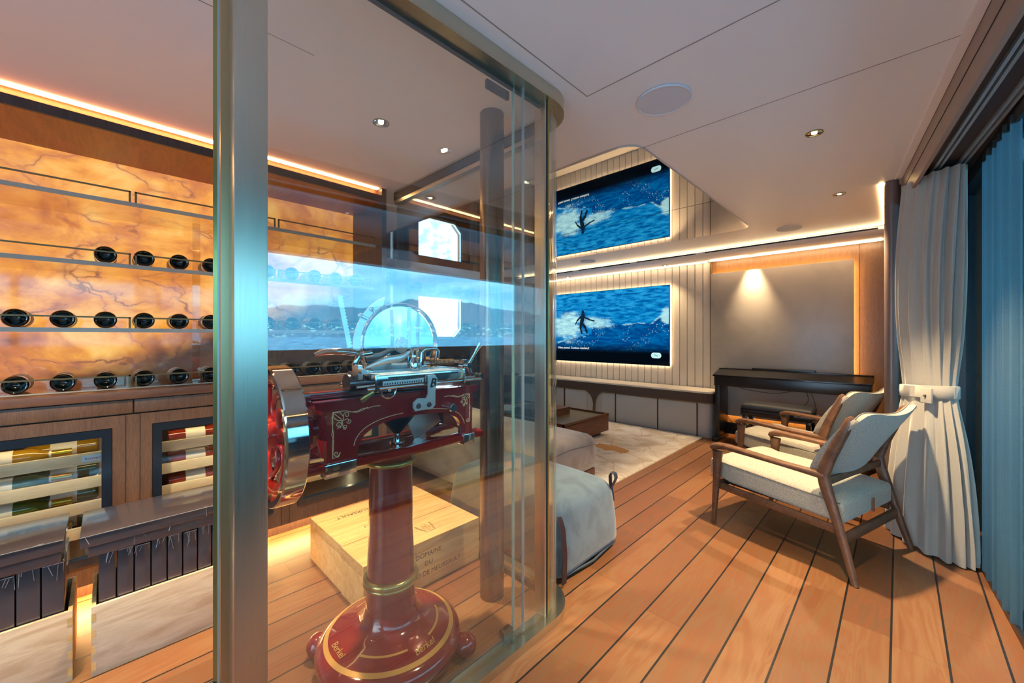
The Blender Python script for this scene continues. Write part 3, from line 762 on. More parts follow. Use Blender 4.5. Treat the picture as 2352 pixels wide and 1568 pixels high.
# ================================================================ CELLAR GLASS
GX = -1.10
en = thing('glass_enclosure', 'bronze framed glass wine cellar enclosure with curved corner', 'partition', (-1.10, .8, 0))
MB().bx(-1.150, -1.070, .197, .265, .0, H-.001, .004).build('post', M_bronze, en)
MB().bx(-1.135, -1.120, .181, .197, .04, H-.04).build('post_seal', simple('bronze_seal', srgb(200, 168, 128), .35, 1), en, smooth=False)
g1 = MB().bx(-1.105, -1.095, .262, 1.335, .045, H-.05).build('glass_panel', M_cellarglass, en, smooth=False)
g2 = MB().bx(-1.130, -1.120, 1.155, 1.33, .05, H-.06).build('glass_panel', M_porthole, en, smooth=False)
MB().bx(-1.131, -1.119, 1.153, 1.157, .05, H-.06).build('glass_edge_strip', M_glassedge, g2, smooth=False)
MB().bx(-1.1065, -1.0935, 1.186, 1.188, .045, H-.05).build('glass_edge_strip', M_trackm, g1, smooth=False)
# opened door seen nearly edge on, left of the post
dd = MB(); q = Vector((-1.13, .188)); q2 = Vector((-1.82, .300))
def quad(p, q_, th): 
    n_ = Vector((-(q_-p).y, (q_-p).x)).normalized()*th/2
    return [tuple(p+n_), tuple(q_+n_), tuple(q_-n_), tuple(p-n_)]
# arc corner helper
def arc(cx_, cy_, r, a0, a1, n=14): return [(cx_+r*math.cos(R(a0+(a1-a0)*k/n)), cy_+r*math.sin(R(a0+(a1-a0)*k/n))) for k in range(n+1)]
RC = .15; ccx, ccy = GX-RC, 1.35
path = [(GX, .27), (GX, 1.34)]+arc(ccx, ccy, RC, 0, 90)+[(-1.6, 1.50), (-2.66, 1.50)]
def offs(path, d):
    o_ = []
    for i in range(len(path)):
        a = Vector(path[max(i-1, 0)]); b = Vector(path[min(i+1, len(path)-1)]); T = (b-a).normalized(); n_ = Vector((T.y, -T.x)); o_.append(tuple(Vector(path[i])+n_*d))
    return o_
def band(path, d0, d1, z0, z1):
    a = offs(path, d0); b = offs(path, d1); mb = MB()
    rings = [[(p[0], p[1], z0), (q_[0], q_[1], z0), (q_[0], q_[1], z1), (p[0], p[1], z1)] for p, q_ in zip(a, b)]
    return mb.loft(rings)
band(path[0:], -.022, .040, H-.058, H-.001).build('top_rail', M_rail, en)
band(path[0:], -.030, -.022, H-.075, H-.02).build('top_seal', M_rubber, en)
band(path[0:], -.028, .045, 0, .036).build('bottom_rail', M_rail, en)
band(path[0:], -.038, -.028, 0, .03).build('bottom_seal', M_rubber, en)
arcp = arc(ccx, ccy, RC, 0, 90)
band(arcp, -.005, .005, .036, H-.058).build('curved_glass', M_cellarglass, en)
band([(-1.25, 1.50), (-2.0, 1.50), (-2.66, 1.50)], -.005, .005, .05, H-.09).build('side_glass', M_sideglass, en)
MB().bx(-2.66, -1.25, 1.475, 1.525, H-.10, H-.05).build('side_header', M_bronze, en, smooth=False)
MB().bx(-2.66, -1.25, 1.48, 1.52, .03, .055).build('side_sill', M_bronze, en, smooth=False)
MB().bx(-1.150, -1.094, 1.318, 1.330, .036, H-.058).build('corner_jamb', M_bronze, en, smooth=False)
MB().bx(-1.108, -1.092, 1.330, 1.338, .036, H-.058).build('jamb_seal', M_rubber, en, smooth=False)
MB().bx(-1.106, -1.094, 1.338, 1.350, .036, H-.058).build('jamb_edge', M_goldp, en, smooth=False)
MB().bx(-1.258, -1.248, 1.493, 1.507, .036, H-.058).build('curve_edge', M_glassedge, en, smooth=False)
MB().bx(-1.15, -1.12, 1.10, 1.15, .036, .07, .003).build('floor_latch', M_black, en)
MB().bx(-1.146, -1.132, 1.02, 1.14, H-.115, H-.08, .003).build('door_closer', M_black, en)
dr = thing('glass_door', 'frameless glass door standing open edge on, left of the bronze post', 'door', (-1.16, .17, .02))
q = Vector((-1.168, .180)); q2 = Vector((-1.90, .303))
MB().prism(quad(q, q2, .010), lambda a, b, h: (a, b, .03+h), H-.10).build('glass_leaf', M_acrylic, dr, smooth=False)
MB().prism(quad(q+Vector((.006, -.001)), q+Vector((-.004, .001)), .012), lambda a, b, h: (a, b, .03+h), H-.10).build('polished_edge', M_goldp, dr, smooth=False)
MB().prism(quad(q+Vector((.008, .004)), q+Vector((-.006, .0075)), .006), lambda a, b, h: (a, b, .03+h), H-.10).build('edge_seal', M_trackm, dr, smooth=False)
MB().sph((-1.165, .172, .42), .010).build('door_stop', M_black, dr)
# column in the cellar
t_ = MB().cyl((-1.407, 1.298, 0), (-1.407, 1.298, H-.001), .058, n=48).build('round_column', M_column); recenter(t_)
tag(t_, 'round bronze-grey column from floor to ceiling inside the glass cellar', 'column')

# ================================================================ SLICER
bx_, by_ = -1.405, .765
sl = thing('meat_slicer', 'vintage red flywheel meat slicer on a pedestal with gold rings', 'slicer', (bx_, by_, 0))
MB().lathe([(.001, .02), (.215, .02), (.250, .045), (.266, .080), (.266, .096), (.258, .114), (.240, .127), (.20, .143), (.15, .156), (.118, .168), (.102, .188), (.094, .22), (.001, .22)], (bx_, by_, 0), 'Z', 72).build('base', M_red, sl, ang=60)
MB().lathe([(.094, .20), (.0905, .30), (.083, .50), (.0795, .74), (.0795, .79), (.001, .79)], (bx_, by_, 0), 'Z', 48).build('pedestal', M_red, sl, ang=60)
MB().ring((bx_, by_, .330), .091, .013, sx=1.1).build('gold_ring', M_goldp, sl)
MB().ring((bx_, by_, .314), .095, .008).build('gold_ring', M_goldp, sl)
MB().ring((bx_, by_, .772), .083, .010, sx=1.1).build('gold_ring', M_goldp, sl)
def dome_z(r):
    P_ = [(.266, .096), (.258, .114), (.240, .127), (.20, .143), (.15, .156), (.118, .168)]
    for (r0, z0), (r1, z1) in zip(P_, P_[1:]):
        if r1 <= r <= r0: return z0+(z1-z0)*(r0-r)/(r0-r1)
    return .15
def ring_band(r0, r1, a0, a1, n=90):
    mb = MB(); rr = []
    for k in range(n+1):
        a = R(a0+(a1-a0)*k/n)
        rr.append([(bx_+r*math.cos(a), by_+r*math.sin(a), dome_z(r)+.0009) for r in [r0+(r1-r0)*j/3 for j in range(4)]])
    return mb.loft(rr, ring_closed=False, cap=False)
ring_band(.222, .238, 0, 360).build('gold_stripe', M_goldline, sl)
ring_band(.172, .180, 295, 350).build('gold_stripe', M_goldline, sl)
ring_band(.172, .180, 20, 75).build('gold_stripe', M_goldline, sl)
ring_band(.172, .180, 115, 200).build('gold_stripe', M_goldline, sl)
def on_base(ang, r, size, body):
    a = R(ang); rad = Vector((math.cos(a), math.sin(a), 0)); tan = Vector((-math.sin(a), math.cos(a), 0))
    up = (Vector((-rad.x, -rad.y, .50))).normalized()
    p = Vector((bx_, by_, 0))+rad*r; p.z = dome_z(r)+.0035
    text('script_lettering', body, size, frame(p, tan, up), M_goldline, sl, .0006, shear=.3)
on_base(6, .200, .032, 'Berkel'); on_base(-92, .200, .032, 'Berkel'); 
for ang in (222, 47):
    a = R(ang); ctr = Vector((bx_+.285*math.cos(a), by_+.285*math.sin(a), 0))
    MB().sph((ctr.x, ctr.y, .046), .046, 20, (1, 1, .98)).build('caster_cover', M_red, sl)
    tn = Vector((-math.sin(a), math.cos(a), 0))
    MB().cyl((ctr.x-.02*math.cos(a), ctr.y-.02*math.sin(a), .08), (ctr.x-.0*math.cos(a)+.01, ctr.y, .005), .006).sph((ctr.x+.01, ctr.y, .012), .010).build('caster_lever', M_chrome, sl)
MB().cyl((bx_, by_, 0), (bx_, by_, .022), .20, n=32).build('base_foot', M_rubber, sl)
# cradle beam between pedestal and feet
def beam_z(y):
    t_ = (y-.762)/.36; return .79+.045*(1-min(1, abs(t_)))-.0
for xx, wd in ((-1.30, .06), (-1.50, .06)):
    pts = [(xx, y_, .832-.004*math.cos((y_-.762)/.34*PI/2*2)) for y_ in [.42+.05*k for k in range(15)]]
    MB().sweep(pts, wd, .030, (0, 0, 1), 12, 4).build('cradle_beam', M_red, sl)
cr = MB()
poly = [(-1.29, .47), (-1.29, .62), (-1.31, .69), (-1.31, .84), (-1.29, .91), (-1.29, 1.06), (-1.34, 1.04), (-1.37, .93), (-1.43, .93), (-1.47, 1.04), (-1.52, 1.06), (-1.52, .47), (-1.47, .49), (-1.43, .60), (-1.37, .60), (-1.34, .49)]
cr.prism(poly, lambda a, b, h: (a, b, .820+h), .016); cr.build('cradle_plate', M_red, sl)
MB().lathe([(.079, .78), (.083, .800), (.11, .822), (.11, .826)], (bx_, by_, 0), 'Z', 40).build('pedestal_head', M_red, sl)
# side plates with arch
def side_outline(y0, y1, zt, zb, a0=.10, a1=.055):
    pts = [(y0-.035, zt), (y1+.035, zt), (y1+.035, zt-.018), (y1+.004, zt-.035), (y1, zb)]
    L, Rr = y0+a0, y1-a1
    pts += [(Rr, zb)]
    zc = zb+.02; top = zt-.085
    pts += [(Rr+.002, zc)]
    for k in range(1, 12):
        a = PI*k/12; cxm = (L+Rr)/2; hw = (Rr-L)/2
        pts.append((cxm+hw*math.copysign(abs(math.cos(a))**.75, math.cos(a)), zc+(top-zc)*math.sin(a)**.75))
    pts += [(L-.002, zc), (L, zb), (y0, zb), (y0, zt-.035), (y0-.035, zt-.018)]
    return pts
YS0, YS1 = .475, 1.06
for xx, nm in ((-1.285, 'front'), (-1.515, 'back')):
    MB().prism(side_outline(YS0, YS1, 1.045, .845), lambda a, b, h: (xx-.012+h, a, b), .024).build('side_frame', M_red, sl)
MB().bx(-1.515, -1.285, YS0-.02, YS1+.02, 1.022, 1.040, .004).build('bed_plate', M_red, sl)
MB().bx(-1.50, -1.30, YS0, YS0+.02, .86, 1.03, .004).bx(-1.50, -1.30, YS1-.02, YS1, .86, 1.03, .004).build('end_frame', M_red, sl)
MB().bx(-1.40, -1.355, .40, .90, 1.042, 1.066, .004).bx(-1.47, -1.44, .42, 1.0, 1.042, 1.058, .003).bx(-1.37, -1.30, .40, .44, 1.030, 1.075, .006).build('slide_rail', M_red, sl)
for xx in (-1.285, -1.515):
    for (a, b) in ((YS0-.008, YS0+.092), (YS1-.050, YS1+.008)):
        MB().bx(xx-.024, xx+.022, a, b, .806, .850, .004).build('foot_block', M_chrome, sl)
# cream scroll decoration on front plate
DX = -1.2722
deco = MB()
def L2(pts, r=.0011, cl=False): deco.tube([(DX, a, b) for a, b in pts], r, 5, cl)
def spiral(cy_, cz, r, a0, turns, sg=1):
    return [(cy_+r*(1-k/26)*math.cos(a0+sg*turns*2*PI*k/22), cz+r*(1-k/26)*math.sin(a0+sg*turns*2*PI*k/22)) for k in range(23)]
def corner(y_, z_, sy, sc=1):
    f_ = lambda a, b: (y_+sy*a*sc, z_-b*sc)
    L2([f_(0, 0), f_(.02, -.001), f_(.042, 0), f_(.058, .006), f_(.08, .006), f_(.10, -.001), f_(.115, .001), f_(.135, -.003), f_(.16, -.002)])
    L2([f_(.05, .003), f_(.075, .010), f_(.095, .006), f_(.115, -.003)])
    L2([f_(0, 0), f_(0, .05), f_(.003, .075), f_(-.002, .10), f_(.001, .145)])
    L2([f_(0, .05), f_(-.003, .07), f_(.003, .09), f_(0, .145), f_(.018, .143), f_(.024, .13)])
    L2([f_(0, 0), f_(.028, .026)]); L2([f_(0, 0), f_(.024, .004), f_(.034, .018), f_(.032, .030)]); L2([f_(0, 0), f_(.004, .018), f_(.016, .028), f_(.030, .030)])
    for (a, b, r, a0, sg) in ((.044, .014, .011, PI*.9, 1), (.018, .042, .011, PI*.4, -1), (.052, .035, .008, PI, -1), (.040, .052, .008, PI*.6, 1), (.012, .132, .010, 0, 1)):
        L2([f_(p_-0, q_) for p_, q_ in spiral(a, b, r, a0, 1.25, sg)])
    L2([f_(.030, .030), f_(.046, .026), f_(.058, .034)]); L2([f_(.030, .030), f_(.032, .048), f_(.042, .060)]); L2([f_(.03, .03), f_(.026, .046), f_(.014, .053)])
corner(YS0+.018, 1.010, 1); corner(YS1-.012, 1.012, -1, .80)
cym = (YS0+.10+YS1-.055)/2; hw = (YS1-.055-YS0-.10)/2+.016
ap = []
for k in range(2, 47):
    a = PI*k/48; ap.append((cym+hw*math.copysign(abs(math.cos(a))**.75, math.cos(a)), .87+(.975-.87)*math.sin(a)**.75))
L2(ap[:21]); L2(ap[24:])
for k in (-1, 0, 1): deco.sph((DX, cym+.008*k, .975), .0016 if k else .0026, 8)
deco.build('scroll_decoration', M_cream, sl)
MB().cyl((-1.272, .945, .970), (-1.245, .945, .970), .017).cyl((-1.246, .945, .970), (-1.243, .945, .970), .014).build('adjust_knob', M_chrome, sl)
# drip tray cone and leg
MB().lathe([(.001, .87), (.012, .87), (.07, .94), (.075, .955), (.001, .955)], (bx_, .79, 0), 'Z', 32).build('crank_housing', M_black, sl)
MB().cyl((bx_, .79, .834), (bx_, .79, .875), .013).lathe([(.03, .836), (.028, .842), (.001, .842)], (bx_, .79, 0)).build('spindle', M_chrome, sl)
MB().box((bx_, .90, .93), (.006, .14, .16), .002, M=Matrix.Rotation(R(25), 4, 'X')).build('slice_deflector', M_steel, sl)
# flywheel (axis along Y)
fw = (-1.37, .36, .948)
R0 = .212
MB().lathe([(R0-.020, -.030), (R0-.004, -.030), (R0, -.026), (R0, .026), (R0-.004, .030), (R0-.020, .030), (R0-.020, -.030)], fw, 'Y', 96, cap=False).build('flywheel_rim', M_chrome, sl)
MB().lathe([(R0-.055, -.012), (R0-.020, -.024), (R0-.020, .024), (R0-.055, .012), (R0-.055, -.012)], fw, 'Y', 96, cap=False).build('flywheel_inner_rim', M_redd, sl)
MB().lathe([(.001, -.045), (.022, -.045), (.036, -.03), (.042, .0), (.036, .03), (.001, .03)], fw, 'Y', 32).build('flywheel_hub', M_redd, sl)
MB().sph((fw[0], fw[1]-.047, fw[2]), .012).cyl((fw[0], fw[1]-.05, fw[2]), (fw[0], fw[1]+.10, fw[2]), .012).build('hub_nut', M_brass, sl)
for k in range(8):
    a = 2*PI*k/8; pts = []
    for j in range(9):
        r = .034+(R0-.070)*j/8*.86+.0; aa = a+.35*math.sin(j/8*PI*1.5)
        pts.append((fw[0]+r*math.cos(aa), fw[1], fw[2]+r*math.sin(aa)))
    MB().sweep(pts, [.020-.008*math.sin(PI*j/8) for j in range(9)], .016, (0, 1, 0), 10, 2).build('spoke', M_redd, sl)
MB().ring((fw[0], fw[1]-.014, fw[2]), R0-.045, .0018, 'Y').build('rim_lining', M_goldline, sl)
MB().cyl((fw[0]+.02, fw[1]-.075, fw[2]-R0+.03), (fw[0]+.02, fw[1]-.015, fw[2]-R0+.03), .011).build('wheel_handle', M_brass, sl)
MB().box((fw[0], .41, .948), (.07, .10, .09), .012).cyl((fw[0], .39, .948), (fw[0], .50, .948), .03).build('gear_case', M_red, sl)
# ---- chrome top works
ch = MB()
ch.bx(-1.46, -1.255, .66, 1.04, 1.086, 1.094, .002)          # carriage table
ch.bx(-1.262, -1.250, .66, 1.03, 1.060, 1.096, .002); ch.bx(-1.2635, -1.249, .70, 1.00, 1.084, 1.090)
ch.bx(-1.47, -1.255, .655, .672, 1.04, 1.10, .002); ch.bx(-1.47, -1.255, 1.028, 1.042, 1.04, 1.10, .002)
ch.build('carriage', M_chrome, sl)
cr_ = MB()
for k in range(11): cr_.bx(-1.458+k*.019, -1.452+k*.019, .68, 1.02, 1.094, 1.097)
cr_.build('carriage_ridges', M_steel, sl, smooth=False)
MB().cyl((-1.262, .60, 1.052), (-1.262, 1.10, 1.052), .006).cyl((-1.30, .58, 1.058), (-1.30, 1.10, 1.058), .005).cyl((-1.43, .58, 1.058), (-1.43, 1.12, 1.058), .006).build('guide_rods', M_chrome, sl)
MB().bx(-1.2505, -1.2475, .70, .86, 1.052, 1.066).build('measure_rule', M_steel, sl, smooth=False)
tt = MB()
for k in range(16): tt.bx(-1.2480, -1.2468, .705+k*.0095, .709+k*.0095, 1.054, 1.060)
tt.build('rule_marks', M_black, sl, smooth=False)
MB().ring((-1.27, .705, 1.045), .028, .004, 'X', 32, 8).sph((-1.262, .705, 1.045), .007).build('thickness_wheel', M_chrome, sl)
# B plate
pb = MB()
po = [(.862, 1.005), (.862, .985), (.872, .972), (.945, .974), (.957, .986), (.957, 1.04), (.965, 1.06), (.965, 1.085), (.955, 1.098), (.925, 1.098), (.925, 1.030), (.915, 1.015), (.880, 1.018)]
pb.prism([(a-.0, b+.005) for a, b in po], lambda a, b, h: (-1.247+h, a, b), .006); pb.build('stop_plate', M_steel, sl)
text('plate_letter', 'B', .046, frame((-1.2403, .944, 1.072), (0, 1, 0), (0, 0, 1)), M_black, sl, .0004, shear=.3, bold=.0012)
bo = MB()
for yy in (.883, .928): bo.cyl((-1.241, yy, .995), (-1.232, yy, .995), .0065, n=6).cyl((-1.241, yy, .995), (-1.239, yy, .995), .010)
bo.build('plate_bolt', M_chrome, sl)
# blade
bc = (-1.47, .845, 1.215)
MB().lathe([(.001, .003), (.05, .004), (.10, .002), (.158, .0005), (.158, -.002), (.10, -.004), (.001, -.004)], bc, 'X', 72).build('blade', M_chrome, sl)
MB().lathe([(.172, -.012), (.176, -.010), (.176, .010), (.172, .012), (.168, .010), (.168, -.010), (.172, -.012)], bc, 'X', 72, cap=False).build('blade_guard', M_chrome, sl)
MB().lathe([(.001, .024), (.010, .024), (.012, .015), (.028, .012), (.030, .004), (.040, .003)], bc, 'X', 32, cap=False).build('blade_hub', M_steel, sl)
gp = MB()                                                    # curved guard arm, left
ga = arc(bc[1], bc[2], .178, 118, 186, 12); gb = arc(bc[1], bc[2], .205, 186, 112, 12)
gp.prism(ga+gb, lambda a, b, h: (bc[0]+.006+h, a, b), .005); gp.build('sharpener_arm', M_steel, sl)
sh_ = MB()
for a_, l_ in ((133, .016), (146, .034)):
    p0 = Vector((bc[0]+.012, bc[1]+.178*math.cos(R(a_)), bc[2]+.178*math.sin(R(a_)))); dr_ = Vector((0, math.cos(R(a_+8)), math.sin(R(a_+8))))
    sh_.sweep([p0, p0+dr_*l_*.5, p0+dr_*l_], [.012, .012, .022], .006, (1, 0, 0), 10, 3); sh_.sph(p0+dr_*l_, .009)
sh_.build('sharpener_lever', M_chrome, sl)
MB().bx(-1.50, -1.44, .80, .90, 1.04, 1.10, .006).lathe([(.001, -.03), (.05, -.03), (.06, -.015), (.06, -.006), (.001, -.006)], bc, 'X', 40).build('blade_bearing', M_steel, sl)
# serrated plates
def saw(y0, z0, y1, z1, xx, wd, side):
    d = Vector((y1-y0, z1-z0)); n_ = Vector((-d.y, d.x)).normalized()*side; pts = [Vector((y0, z0)), Vector((y1, z1))]
    N_ = 16; ed = []
    for k in range(N_+1):
        b = Vector((y1, z1))*(1-k/N_)+Vector((y0, z0))*(k/N_)
        ed.append(b+n_*wd*(.6+.4*(1-0)) if k % 1 == 0 else b)
        if k < N_: ed.append(b+n_*(wd+.004)-d/N_*.5)
    poly = [tuple(pts[0]), tuple(pts[1])]+[tuple(e) for e in ed]
    return MB().prism(poly, lambda a, b, h: (xx+h, a, b), .003)
saw(.568, 1.21, .533, 1.385, -1.34, .014, -1).build('serrated_plate', M_steel, sl, smooth=False)
saw(.848, 1.20, .848, 1.367, -1.40, .014, 1).build('serrated_plate', M_steel, sl, smooth=False)
MB().sweep([(-1.34, .54, 1.195), (-1.34, .57, 1.203), (-1.34, .62, 1.205), (-1.34, .67, 1.198), (-1.34, .71, 1.185)], [.02, .034, .036, .03, .01], [.012, .022, .026, .022, .008], (0, 0, 1), 14, 2).build('meat_grip', M_chrome, sl)
MB().sweep([(-1.34, .70, 1.175), (-1.34, .655, 1.17), (-1.34, .640, 1.14), (-1.34, .655, 1.115), (-1.34, .70, 1.108)], .022, .014, (1, 0, 0), 12, 3).build('carriage_handle', M_chrome, sl)
MB().sweep([(-1.34, .93, 1.10), (-1.34, .93, 1.165), (-1.34, .945, 1.178), (-1.34, 1.00, 1.180), (-1.34, 1.012, 1.170), (-1.34, 1.006, 1.11)], .018, .010, (1, 0, 0), 12, 3).build('fence_handle', M_chrome, sl)
MB().sweep([(-1.38, .70, 1.115), (-1.38, .78, 1.14), (-1.38, .84, 1.145), (-1.38, .89, 1.17), (-1.38, .92, 1.175)], .012, [.01, .03, .03, .016, .014], (0, 0, 1), 12, 3).build('press_bar', M_steel, sl)
MB().lathe([(.001, 1.09), (.016, 1.09), (.017, 1.12), (.010, 1.135), (.010, 1.16), (.016, 1.172), (.001, 1.175)], (-1.36, .885, 0)).build('press_post', M_chrome, sl)
sp = MB(); sp.tube([(-1.36+.012*math.cos(k*.9), .925+k*.0011, 1.118+.012*math.sin(k*.9)) for k in range(110)], .0022, 6)
sp.build('spring', M_brass, sl)
MB().cyl((-1.36, .90, 1.118), (-1.36, 1.075, 1.118), .007).build('spring_rod', M_chrome, sl)
lv_ = MB()
lv_.cyl((-1.345, 1.065, 1.118), (-1.315, 1.065, 1.118), .026, n=32).cyl((-1.318, 1.065, 1.118), (-1.300, 1.065, 1.118), .012)
lv_.sweep([(-1.312, 1.065, 1.118), (-1.312, 1.10, 1.165), (-1.312, 1.135, 1.21)], [.016, .013, .026], .006, (1, 0, 0), 10, 3)
lv_.sweep([(-1.312, 1.065, 1.118), (-1.312, 1.085, 1.08), (-1.312, 1.105, 1.065)], [.02, .016, .014], .006, (1, 0, 0), 10, 3)
lv_.build('crank_lever', M_chrome, sl)
MB().cyl((-1.315, 1.108, 1.062), (-1.275, 1.108, 1.062), .012).build('crank_grip', M_black, sl)
MB().box((-1.30, .635, 1.095), (.05, .018, .05), .004).cyl((-1.288, .635, 1.10), (-1.25, .635, 1.10), .009).build('carriage_clamp', M_steel, sl)
MB().cyl((-1.35, .575, 1.088), (-1.35, .70, 1.088), .028, n=32).cyl((-1.35, .568, 1.088), (-1.35, .576, 1.088), .033, n=32).build('drum', simple('dark_steel', (.16, .15, .17), .25, 1), sl)
MB().box((-1.26, .60, 1.05), (.012, .05, .014), .003, M=Matrix.Rotation(R(30), 4, 'X')).build('release_lever', M_goldp, sl)

SHIFT = {'carriage': (0, -.03, .02), 'carriage_ridges': (0, -.03, .02), 'guide_rods': (0, 0, .02), 'measure_rule': (0, -.05, .03), 'rule_marks': (0, -.05, .03),
 'thickness_wheel': (0, -.024, .018), 'stop_plate': (0, -.10, .003), 'plate_letter': (0, -.10, .003), 'plate_bolt': (0, -.10, .003), 'meat_grip': (0, -.08, -.005),
 'carriage_handle': (0, -.045, .015), 'fence_handle': (-.08, -.018, .017), 'press_bar': (0, -.05, .02), 'press_post': (0, -.046, .03), 'spring': (-.02, 0, .022),
 'spring_rod': (-.02, 0, .022), 'crank_lever': (-.01, .014, .006), 'crank_grip': (0, .01, .018), 'carriage_clamp': (-.03, -.037, .032)}
for o in sl.children:
    d = SHIFT.get(o.name.split('.')[0])
    if d: o.data.transform(Matrix.Translation(d))
# ================================================================ CEILING FITTINGS
def speaker(x, y, r, lab):
    t_ = thing('ceiling_speaker', lab, 'speaker', (x, y, H-.008), group='round ceiling speakers')
    MB().lathe([(r, .0065), (r, .001), (r-.004, -.001), (r-.008, .001), (r-.008, .0065)], (x, y, H-.008), 'Z', 64, cap=False).build('trim_ring', M_white, t_)
    MB().cyl((x, y, H-.0065), (x, y, H-.002), r-.006, n=64).build('grille', M_white, t_)
speaker(-.765, 1.765, .118, 'large round white ceiling speaker in front of the mirror panel')
speaker(-.78, 4.74, .105, 'small round ceiling speaker near the cove, right of the mirror')
speaker(-3.18, 4.80, .105, 'small round ceiling speaker just above the television wall')
def downlight(x, y, lab, power=26, blend=.5, size=80, col=(1, .77, .46)):
    t_ = thing('downlight', lab, 'ceiling light', (x, y, H-.004), group='recessed ceiling spotlights')
    MB().lathe([(.040, .0035), (.040, -.001), (.036, -.001), (.033, .003)], (x, y, H-.004), 'Z', 40, cap=False).build('rim', M_goldp, t_)
    MB().lathe([(.034, -.0005), (.024, .003), (.001, .0034)], (x, y, H-.004), 'Z', 40, cap=False).build('reflector', M_chrome, t_)
    MB().cyl((x, y, H-.0042), (x, y, H-.0028), .012).build('lamp', emit('spot_lamp', (1, .8, .55), 10), t_)
    l = bpy.data.lights.new('downlight_beam', 'SPOT'); l.energy = power; l.spot_size = R(size); l.spot_blend = blend; l.color = col; l.shadow_soft_size = .03
    o = bpy.data.objects.new('downlight_beam', l); C.objects.link(o); o.parent = t_; o.location = (0, 0, -.012)
    return t_
downlight(-.319, 2.61, 'recessed spotlight in the ceiling above the near armchair', 135)
downlight(-.32, 3.86, 'recessed spotlight in the ceiling above the far armchair', 100)
downlight(-.32, 1.36, 'recessed spotlight in the ceiling near the photographer', 60)
downlight(-1.86, .958, 'recessed spotlight in the ceiling of the glass cellar', 110)
downlight(-1.86, -.30, 'recessed spotlight in the cellar ceiling nearer the photographer', 95)
downlight(-1.27, 5.44, 'recessed spotlight in the soffit above the piano', 48, 1.0, 62).location.z = 2.222
downlight(-2.3, 5.36, 'recessed spotlight in the soffit above the right end of the television', 16, .9, 90).location.z = 2.222
downlight(-3.9, 5.30, 'added recessed spotlight in the soffit above the left part of the television', 16, .9, 90).location.z = 2.222  # extra lamp, added to brighten the dim far end
downlight(-2.6, 1.75, 'recessed spotlight in the ceiling above the sofa', 45)

# ================================================================ TELEVISION
tv = thing('television', 'large wall-mounted television showing a surfer, lit from behind', 'television', (-3.32, 5.50, .829))
TW, TH = 1.02, .574
MB().bx(-3.32-TW, -3.32+TW, 5.503, 5.535, .829, 1.977, .003).build('casing', M_black, tv)
NX, NZ = 420, 236
me = bpy.data.meshes.new('screen'); vs_, fs = [], []
for j in range(NZ+1):
    for i in range(NX+1): vs_.append((-TW+.006+(2*TW-.012)*i/NX, .0, .006+(2*TH-.012)*j/NZ))
for j in range(NZ):
    for i in range(NX): a = j*(NX+1)+i; fs.append((a, a+1, a+NX+2, a+NX+1))
me.from_pydata(vs_, [], fs)
ca_ = me.color_attributes.new('picture', 'FLOAT_COLOR', 'POINT')
def lerp(a, b, t_): return tuple(a[k]+(b[k]-a[k])*t_ for k in range(3))
def sst(a, b, x_): t_ = max(0, min(1, (x_-a)/(b-a))); return t_*t_*(3-2*t_)
vals = []
deep, mid, light, foam, dark = srgb(0, 70, 135), srgb(0, 112, 178), srgb(40, 160, 214), srgb(176, 226, 226), srgb(2, 8, 16)
def capsule(px, pz, a, b, r):
    ax, az_ = a; dx, dz = b[0]-a[0], b[1]-a[1]; L_ = dx*dx+dz*dz
    t_ = max(0, min(1, ((px-ax)*dx+(pz-az_)*dz)/L_)); return math.hypot(px-ax-t_*dx, pz-az_-t_*dz) < r
sx0, sz0 = -.42, .05
body = [((0, .11), (-.02, .03), .030), ((-.01, .10), (.10, .055), .011), ((.10, .055), (.17, .035), .009), ((-.03, .10), (-.09, .05), .012), ((-.09, .05), (-.12, .0), .008),
        ((-.03, .02), (.03, -.04), .020), ((.03, -.04), (.06, -.11), .015), ((-.03, .02), (-.04, -.05), .018), ((-.04, -.05), (-.02, -.12), .013)]
for (X_, _, Z_) in vs_:
    z_ = Z_-TH; n1 = noise.fractal(Vector((X_*6, z_*26, 0)), .6, 2, 6); n2 = noise.fractal(Vector((X_*3, z_*6, 5)), .8, 2, 4); n3 = noise.noise(Vector((X_*60, z_*90, 2)))
    crest = -.02+.06*math.sin((X_+.2)*1.6)+.03*n2
    if X_ < -.25: crest = -.12-(-.25-X_)*.22+.03*n2
    if X_ > .75: crest += (X_-.75)*.55
    if z_ > crest: c = lerp(mid, light, .8*sst(-.3, .9, n1+.2*sst(.1, .57, z_))); c = lerp(c, deep, .8*sst(.0, .8, -n1))
    else: c = lerp(deep, mid, sst(-.3, .5, n1*.8+n2*.4)); c = lerp(c, srgb(0, 52, 110), .35)
    # white water around the surfer and spray on the crest
    fo = 1-math.hypot((X_+.72)/.40, (z_-.03)/.24)+.45*n2+.15*n3
    fo2 = 1-math.hypot((X_+.22)/.42, (z_-.07+.05*(X_+.2))/.11)+.5*n2+.25*n3
    c = lerp(c, foam, max(sst(.0, .45, fo), .85*sst(.05, .6, fo2))*(.80+.35*n1))
    fo3 = 1-math.hypot((X_-1.0)/.14, (z_-.16)/.16)+.5*n2
    c = lerp(c, foam, .8*sst(.1, .5, fo3))
    if abs(z_-crest) < .012 and n1 > -.05: c = lerp(c, foam, .5)
    if -.42 < z_ < crest and n3 > .52 and noise.noise(Vector((X_*4, z_*5, 9))) > .05: c = lerp(c, (.8, .9, .9), .7)
    for a, b, r in body:
        if capsule((X_-sx0)/1.25, (z_-sz0)/1.25, a, b, r): c = srgb(14, 34, 52)
    if math.hypot(X_-sx0+.005, z_-sz0-.20) < .026: c = srgb(14, 30, 44)
    c = lerp(c, dark, sst(-.22, -.42, z_)); vals.extend((c[0], c[1], c[2], 1))
